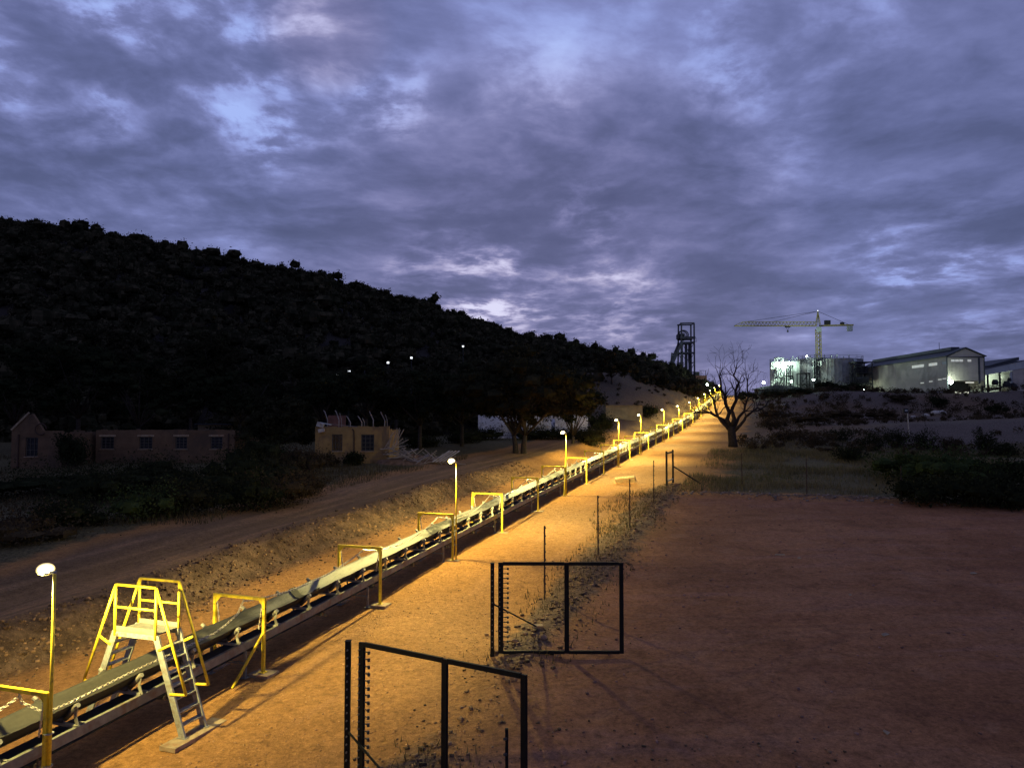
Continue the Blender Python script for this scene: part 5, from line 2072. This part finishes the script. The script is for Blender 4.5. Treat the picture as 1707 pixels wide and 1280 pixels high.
def steel_tower(label, px0, px1, py0, py1, Y, nlev, m, cat='platform', name='steel_platform', roof=True, depth=4.0, diag=True):
    a, b = at_y(px0, py1, Y), at_y(px1, py1, Y)
    zg = gz((a.x + b.x) / 2, Y) - .6
    top = at_y(px0, py0, Y).z
    g = thing(name, label, cat, (a.x, Y, zg))
    L, H = b.x - a.x, top - zg
    for x in (0, L):
        for y in (0, depth):
            MB().box((x, y, H / 2), (.28, .28, H)).build('column', m, g)
    for k in range(1, nlev + 1):
        z = H * k / nlev
        d = MB()
        for y in (0, depth):
            d.box((L / 2, y, z - .12), (L - .28, .2, .24))
        for x in (0, L):
            d.box((x, depth / 2, z - .12), (.2, depth - .28, .24))
        d.build('deck_beam', m, g)
        if k < nlev or roof:
            MB().box((L / 2, depth / 2, z + .04), (L + (.6 if k == nlev else 0), depth, .06)).build('deck', m, g)
        if k < nlev:
            hr = MB()
            for zz in (.55, 1.05):
                hr.bar((.14, 0, z + zz), (L - .14, 0, z + zz), .07)
            hr.build('handrail', m, g)
        if diag:
            MB().bar((.1, .0, H * (k - 1) / nlev + .2), (L - .1, 0, z - .3), .12).build('diagonal', m, g)
    return g


steel_tower('dark steel stair tower against the floodlit silo', 1296, 1306, 596, 634, 240, 4, M_STRUCT, depth=2.2)
steel_tower('dark steel pump frame in front of the lit pale tank', 1311, 1322, 609, 634, 238, 3, M_STRUCT, depth=2.0)
steel_tower('slim dark stair tower in the gap between the two grey tanks', 1361, 1366, 600, 640, 234, 5, M_STRUCT, depth=1.5)
steel_tower('low dark pump platform at the foot of the left grey tank', 1334, 1350, 622, 640, 240, 2, M_STRUCT, depth=2.5)
pr = steel_tower('dark pipe rack with roof right of the tanks', 1427, 1455, 603, 660, 225, 3, M_STRUCT, depth=5)
for k in range(3):
    MB().lathe([(.8, 0), (.8, 1.7), (.5, 2.1), (.01, 2.1)], (1.3 + k * 1.4, 2.2, 6.6), 12).build('vessel', M_STRUCT, pr)
MB().path([(-1.5, -.6, .2), (-1.5, -.6, 8.2), (-.6, -.6, 9.0), (1.6, -.6, 9.0)], .3, 8).build('pipe', M_STRUCT, pr)
MB().path([(-.7, -.7, .2), (-.7, -.7, 7.6), (.2, -.7, 8.3), (1.6, -.7, 8.3)], .25, 8).build('pipe', M_STRUCT, pr)
MB().box((2.2, 2.5, 4.4), (4.2, 4.0, 1.8)).build('sump', M_ROOFDK, pr)

# shed with low dark roof left of the silos
a = at_y(1262, 640, 226)
zg = gz(a.x, 226) - .6
g = thing('low_shed', 'low dark-roofed shed in front of the floodlit silo', 'shed', (a.x, 226, zg))
MB().box((7.4, 2, 1.3), (14.0, 4, 2.6)).build('wall', M_ROOFDK, g)
MB().prism([(-.4, 2.61), (15.2, 2.61), (15.2, 2.8), (9.0, 3.9), (4.0, 3.8), (-.4, 2.8)], -.3, 4.3).build('roof', M_ROOFDK, g)


def build_headframe():
    Y = 300
    S = Y / F_PX
    def PX(px, py, y=0.0):
        q = at_y(px, py, Y)
        return Vector((q.x - ox, y, q.z - zg))
    q0 = at_y(1146, 640, Y)
    ox, zg = q0.x, surf(q0.x, Y) - 2
    g = thing('headframe', 'dark steel mine headframe with winding wheels on the skyline', 'mine headframe', (ox, Y, zg))
    D = 5.5
    for px in (1136, 1157):
        for y in (0, D):
            p0, p1 = PX(px - (1 if px < 1140 else -1), 650, y), PX(px, 539, y)
            mb = MB().bar(p0, p1, .55)
            mb.build('leg', M_HEAD, g)
    for y in (0, D):
        MB().bar(PX(1137, 569, y), PX(1119, 612, y), 1.0, .8).build('backstay', M_HEAD, g)
        MB().bar(PX(1125, 586, y), PX(1122, 616, y), .5, .5).build('backstay_leg', M_HEAD, g)
        MB().bar(PX(1124, 588, y), PX(1157, 588, y), .55).build('girder', M_HEAD, g)
        MB().bar(PX(1134, 563, y), PX(1159, 563, y), .8, 1.0).build('girder', M_HEAD, g)
        MB().bar(PX(1134, 571, y), PX(1158, 571, y), .6, .8).build('girder', M_HEAD, g)
        MB().bar(PX(1134, 539, y), PX(1157.5, 538.5, y), .6, .5).build('top_beam', M_HEAD, g)
    for py in (539, 563, 571, 588, 604, 620):
        for px in (1136, 1157):
            MB().bar(PX(px, py, .3), PX(px, py, D - .3), .35).build('cross_beam', M_HEAD, g)
    for px, w in ((1146.5, .9), (1152, .7), (1140, .4)):
        MB().box(PX(px, 604, D / 2), (w, 1.2, 16)).build('skip_guide', M_HEAD, g)
    MB().box(PX(1152.5, 592, D / 2), (1.1, 1.6, 5.5)).build('skip', M_STRUCT, g)
    for k, y in enumerate((1.6, 3.8)):
        c = PX(1141, 558, y)
        w = MB()
        n = 28
        R_ = 2.0
        w.path([(c.x + R_ * math.cos(t), y, c.z + R_ * math.sin(t)) for t in np.linspace(0, 6.2832, n + 1)], .20, 6)
        wh = w.build('sheave_wheel', M_STRUCT, g)
        for j in range(8):
            t = math.pi * j / 8
            MB().bar((c.x - R_ * math.cos(t), y, c.z - R_ * math.sin(t)), (c.x + R_ * math.cos(t), y, c.z + R_ * math.sin(t)), .12).build('spoke', M_STRUCT, wh)
        MB().tube((c.x, y - .4, c.z), (c.x, y + .4, c.z), .35, n=10).build('hub', M_STRUCT, wh)
    MB().box(PX(1136, 560, D / 2), (2.2, D - 1.4, 1.9)).build('bearing_house', M_STRUCT, g)
    for py0, py1 in ((588, 606), (606, 624), (571, 588)):
        for y in (0, D):
            MB().bar(PX(1136, py0, y), PX(1146, py1, y), .2).build('brace', M_HEAD, g)
            MB().bar(PX(1157, py0, y), PX(1148, py1, y), .2).build('brace', M_HEAD, g)
    MB().bar(PX(1157, 569.5, -.6), PX(1161, 569.5, -.6), .5, .15).build('landing', M_HEAD, g)
    MB().bar(PX(1160, 569, -.6), PX(1160, 563, -.6), .1).build('landing_rail', M_HEAD, g)


build_headframe()

a = at_y(1160, 650, 262)
zg = gz(a.x, 262) - 2
g = thing('winder_house', 'dark brick block house at the foot of the headframe', 'building', (a.x, 262, zg))
hh = at_y(1160, 626, 262).z - zg
MB().box((2.0, 2, hh / 2), (3.9, 4, hh)).build('wall', M_BRICKRED, g)
MB().box((.8, 2, hh + .7), (1.5, 3, 1.4)).build('roof_cabin', M_STRUCT, g)
for x in (2.0, 3.6):
    MB().box((x, .3, hh + .9), (.15, .15, 1.8)).build('rail_post', M_STRUCT, g)
MB().box((2.6, .3, hh + 1.8), (2.4, .12, .12)).build('rail', M_STRUCT, g)


def build_sheds():
    # big shed: gable towards us, long side running away on the left
    Y0, Y1 = 190.0, 236.0
    xa = at_y(1578, 600, Y0).x
    xb = at_y(1640, 600, Y0).x
    zg = 12.6
    ze = at_y(1578, 594, Y0).z - zg
    zp = at_y(1608, 581, Y0).z - zg
    g = thing('big_shed', 'big grey-brown sheet clad shed on raised legs with a row of lit slots', 'building', (xa, Y0, zg))
    Wd, L = xb - xa, Y1 - Y0
    zb = 2.6                     # bottom of the cladding
    # long side: cladding panels either side of the slot windows
    n = 22
    def sidez(z0, z1, k, nm='wall_panel', off=0.0, m=M_CLAD):
        w = L / n
        MB().box((off, (k + .5) * w, (z0 + z1) / 2), (.12, w - .03, z1 - z0)).build(nm, m, g)
    slots_hi = {0: 1, 2: 1, 3: 1, 5: 1, 6: 1, 7: 1}
    for k in range(n):
        off = .02 * (k % 2)
        sl = k in slots_hi
        bot = 1.5 if k < 10 else -2
        sidez(bot, ze - (2.0 if sl else .0) - .02, k, off=off)
        if sl:
            sidez(ze - 1.2, ze - .02, k, off=off)
            o = MB().box((.05, (k + .5) * L / n, ze - 1.6), (.06, L / n - .1, .76)).build('slot_window', M_LITWIN if k != 0 else M_CLAD_W, g)
    for z in (ze * .50, ze * .9):
        MB().box((-.10, L / 2, z), (.06, L, .12)).build('girt', M_CLAD, g)
    # lower lit slots
    for k, z in ((0, 4.6), (1, 4.5), (3, 4.2), (5, 4.0)):
        MB().box((-.075, (k + .5) * L / n, z), (.05, L / n * .8, .3)).build('lower_slot', M_LITWIN, g)
    # gable end: panels up to eaves with window slots, then the triangle
    ng = 9
    for k in range(ng):
        w = Wd / ng
        has = k in (1, 2, 3, 5)
        y = -.02 * (k % 2)
        def gp_(z0, z1):
            MB().box(((k + .5) * w, y, (z0 + z1) / 2), (w - .03, .12, z1 - z0)).build('gable_panel', M_CLAD, g)
        if has:
            gp_(zb + 1.4, ze - 1.45); gp_(ze - .75, ze - .25)
            MB().box(((k + .5) * w, .0, ze - 1.1), (w - .12, .06, .6)).build('gable_window', M_LITWIN, g)
        else:
            gp_(zb + 1.4, ze - .25)
    MB().prism([(.0, ze - .2), (Wd, ze + .0), (Wd / 2, zp)], -.08, .06).build('gable_top', M_CLAD, g)
    MB().box((Wd / 2, -.16, ze - .25), (Wd, .10, .14)).build('gable_trim', M_ROOFDK, g)
    for x in (.0, Wd):
        MB().box((x, -.12, ze / 2 + 1), (.22, .16, ze - 2.2)).build('corner_trim', M_ROOFDK, g)
    MB().box((Wd * .86, -.12, ze / 2 + 1.4), (.5, .10, ze - 3.6)).build('downpipe', M_ROOFDK, g)
    # roof
    for s, (x0, x1, z0, z1) in (('a', (-.5, Wd / 2, ze - .1, zp + .15)), ('b', (Wd / 2, Wd + .5, zp + .15, ze - .1))):
        MB().prism([(x0, z0), (x1, z1), (x1, z1 + .2), (x0, z0 + .2)], -.5, L).build('roof', M_ROOFDK, g)
    MB().prism([(Wd / 2 - 1.6, zp - .1), (Wd / 2 + .9, zp - .1), (Wd / 2 + .7, zp + .75), (Wd / 2 - 1.4, zp + .75)], 3.5, L).build('ridge_vent', M_ROOFDK, g)
    MB().tube((Wd / 2 - .8, 10, zp), (Wd / 2 - .8, 10, zp + 2.6), .07, n=6).build('aerial', M_STRUCT, g)
    for y in np.arange(0.4, L, 5.5):
        for x in (.35, Wd - .35):
            MB().box((x, y, 1.0), (.4, .4, 3.6)).build('column', M_STRUCT, g)
    MB().box((Wd - .05, L / 2, ze / 2 + .9), (.1, L, ze - 2.2)).build('right_wall', M_CLAD, g)
    MB().box((Wd / 2 + 1.0, 6, 2.0), (Wd - 3, .2, 4)).build('back_screen', M_STRUCT, g)
    MB().box((Wd * .60, -.05, 3.55), (2.2, .08, .28)).build('lit_strip', M_LITIN, g)
    MB().box((Wd * .74, 5.6, .75), (3.6, .12, 1.3)).build('lit_bay', M_LITIN, g)
    # floodlight at the corner of the gable
    q = at_y(1585, 637, Y0 - 1.2)
    f = thing('floodlight', 'glaring green-white floodlight on the corner of the big shed', 'floodlight', q, 0, 'glaring floodlights of the plant')
    MB().box((0, .35, 0), (.3, .5, .3)).build('housing', M_STRUCT, f)
    MB().lathe([(.001, -.52), (.36, -.36), (.52, 0), (.36, .36), (.001, .52)], (0, 0, 0), 12).build('lens', M_LENSG, f)
    lamp_at(f, (-.5, -2.6, .4), 230, (.75, 1.0, .86))

    # open shed on the right
    Y0, Y1 = 196.0, 240.0
    xa = at_y(1648, 640, Y0).x
    zg = 12.6
    z1 = at_y(1650, 616, Y0).z - zg
    z2 = at_y(1707, 601, Y0).z - zg
    xm = at_y(1695, 600, Y0).x - xa
    xw = xm + 22
    g = thing('open_shed', 'pale open-sided shed with lit bay and machinery at the right picture edge', 'building', (xa, Y0, zg))
    for k in range(12):
        x0_, x1_ = -1.0 + (xm + 3.0) * k / 12, -1.0 + (xm + 3.0) * (k + 1) / 12 - .03
        f0, f1 = (x0_ + 1.0) / (xm + 3.0), (x1_ + 1.0) / (xm + 3.0)
        za_, zb_ = z1 + (z2 - z1) * f0, z1 + (z2 - z1) * f1
        y_ = -.25 - .02 * (k % 2)
        MB().prism([(x0_, za_ - 1.5 - .5 * f0), (x1_, zb_ - 1.5 - .5 * f1), (x1_, zb_), (x0_, za_)], y_ - .10, y_).build('fascia_sheet', M_CLAD_W, g)
        MB().prism([(x0_, za_ + .01), (x1_, zb_ + .01), (x1_, zb_ + .15), (x0_, za_ + .15)], -.45, 40).build('roof_sheet', M_ROOFDK, g)
    MB().prism([(1.5, z1 + .75), (xm + 2.0, z2 + .25), (xm + 2.0, z2 + 1.1), (1.5, z1 + 1.2)], 2, 40).build('upper_roof', M_ROOFDK, g)
    for k in range(19):
        MB().box((-.4 + k * .95, 9 + .03 * (k % 2), 4.6), (.92, .1, 6.0)).build('wall_sheet', M_CLAD_W, g)
    for x in (.0, 3.2, 6.4, xm):
        MB().box((x, .3, 3.4), (.35, .35, 6.8)).build('column', M_STRUCT, g)
    for k in range(5):
        MB().box((xm - .6 + k * 1.4, -.1 + .02 * (k % 2), 4.2), (1.36, .12, 7.6)).build('front_panel', M_CLAD, g)
    MB().box((xm - 1.2, 2, 3.8), (1.5, 4, 5.8)).build('lit_panel', M_CLAD_W, g)
    MB().box((.6, .0, 2.0), (4.2, .25, .25)).build('belt_beam', M_STRUCT, g)
    MB().bar((-.5, -.3, 1.6), (6.5, -.3, 3.6), .6, .4).build('feeder', M_STRUCT, g)
    for k, (x, z, s) in enumerate(((1.6, 3.2, 1.4), (4.6, 2.6, 1.6), (6.6, 2.0, 1.5), (5.4, 4.2, .9))):
        MB().lathe([(s * .5, 0), (s * .6, s * .5), (s * .35, s), (.01, s)], (x, -.2, z), 10).build('machine', M_STRUCT, g)
    for k, x in enumerate((-3.6, -2.2, .6, 1.9, 5.0)):
        MB().box((x, 6.0, .35), (1.1, .1, 1.2 + .3 * (k % 2))).build('lit_bay', M_LITIN, g)
    lamp_at(g, (5.5, 5.5, 5.6), 800, (.85, 1.0, .75))


def lamp_at(parent, loc, power, col, r=.2):
    ld = bpy.data.lights.new('plant_light', 'POINT')
    ld.energy = power
    ld.color = col
    ld.shadow_soft_size = r
    lo = bpy.data.objects.new('plant_light', ld)
    COL.objects.link(lo)
    lo.parent = parent
    lo.location = loc
    return lo


build_sheds()


def flood(label, px, py, Y, size, power, off, mast=0.0, col=(.72, 1.0, .84), m=None):
    q = at_y(px, py, Y)
    f = thing('floodlight', label, 'floodlight', q, 0, 'glaring floodlights of the plant')
    MB().lathe([(.001, -size), (size * .7, -size * .7), (size, 0), (size * .7, size * .7), (.001, size)], (0, 0, 0), 12).build('lens', m or M_LENSG, f)
    MB().box((0, size + .2, 0), (size, .4, size)).build('housing', M_STRUCT, f)
    zl = gz(q.x, q.y) - q.z
    if zl < -.5:
        MB().tube((0, size + .5, zl), (0, size + .5, 0), .10, n=6).build('mast', M_STRUCT, f)
    if power:
        lamp_at(f, off, power, col)


flood('glaring floodlight high between the silo and the lit pale tank', 1316, 606, 240, .6, 16000, (-2.2, -1.2, -.6))
flood('second glaring light beside the silo stair tower', 1309, 612, 242, .26, 1300, (0, -1.6, 0))
flood('star-bright floodlight at the foot of the left grey tank', 1356, 633, 232, .34, 110, (0, -2.0, .8))
flood('white lamp under the eave of the low dark shed', 1273, 638, 225, .40, 60, (0, -1.5, 0))
flood('small lamp at the right end of the low dark shed', 1319, 636, 225, .28, 40, (0, -1.2, 0))
flood('bright lamp under the pipe rack', 1441, 649, 226, .32, 200, (0, -1.5, .4))
flood('white lamp beside the top of the conveyor under the winder house', 1179, 641, 238, .35, 120, (0, -1.5, 0))
flood('lamp on the tank roofs left of the crane mast', 1345, 594, 247, .22, 2600, (5, 13, 3.0))

# sign post on the grass and boulders on the bank
q = spot(1513, 84)
q = on_ground(1517, 742)
q.z = gz(q.x, q.y)
g = thing('sign_post', 'leaning pale sign post with a dark box head among the bushes', 'sign', q)
S = q.y / F_PX
MB().tube((0, 0, -.2), (-.22, 0, 54 * S), .07, n=8).build('post', M_CONC_W, g)
MB().box((-.45, 0, 57 * S), (.55, .3, .62)).build('box_head', M_STRUCT, g)
MB().box((-.45, -.17, 57.5 * S), (.30, .03, .18)).build('face_plate', M_CLAD_W, g)
for i, (px, py, s, lab) in enumerate(((1565, 691, 1.1, 'pale boulder on the flat below the big shed, largest'), (1543, 694, .6, 'pale boulder left of the largest one below the big shed'), (1522, 695, .4, 'small pale boulder nearest the sign post'),
                                      (1308, 678, .7, 'pale flat boulder on the slope behind the bare tree'), (1372, 702, .5, 'grey boulder on the slope below the tanks'))):
    q = on_ground(px, py)
    bm = bmesh.new()
    bmesh.ops.create_icosphere(bm, subdivisions=2, radius=s)
    for v in bm.verts:
        v.co *= 1 + .45 * float(vnoise(v.co.x / s * 1.4 + i * 3, v.co.y / s * 1.3 + v.co.z / s, 7))
        v.co.x *= 1.4
        v.co.z *= .6
    me = bpy.data.meshes.new('boulder')
    bm.to_mesh(me); bm.free()
    me.materials.append(M_CONC_W)
    o = bpy.data.objects.new('boulder', me)
    COL.objects.link(o)
    o.location = (q.x, q.y, gz(q.x, q.y) + s * .2)
    tag(o, lab, 'boulder', 'boulders on the banks below the plant')

# pale scraps lying on the yard
for i, (px, py, w, d, lab) in enumerate(((1300, 926, .55, .12, 'long pale scrap lying on the far middle of the red yard'), (1332, 931, .22, .14, 'small pale scrap right beside the long pale one'),
                                         (1622, 957, .34, .16, 'pale scrap lying on the right part of the red yard'), (1417, 995, .14, .10, 'tiny pale scrap in the middle of the red yard'),
                                         (1475, 1060, .36, .14, 'pale scrap low in the right half of the red yard'), (1477, 1222, .16, .14, 'pale pebble-like scrap near the bottom right of the yard'))):
    q = on_ground(px, py)
    w, d = w * .75, d * .75
    mb = MB()
    mb.add([(-w / 2, -d / 2, 0), (w / 2, -d / 2, .02), (w / 2 - .03, d / 2, .05), (-w / 2 + .04, d / 2, .035), (-w / 2, -d / 2, .012), (w / 2, -d / 2, .032), (w / 2 - .03, d / 2, .062), (-w / 2 + .04, d / 2, .047)],
           [(3, 2, 1, 0), (4, 5, 6, 7), (0, 1, 5, 4), (1, 2, 6, 5), (2, 3, 7, 6), (3, 0, 4, 7)])
    o = mb.build('scrap', M_CONC, None, (q.x, q.y, gz(q.x, q.y) + .01), .2 * i - .3)
    tag(o, lab, 'scrap', 'pale scraps on the yard')
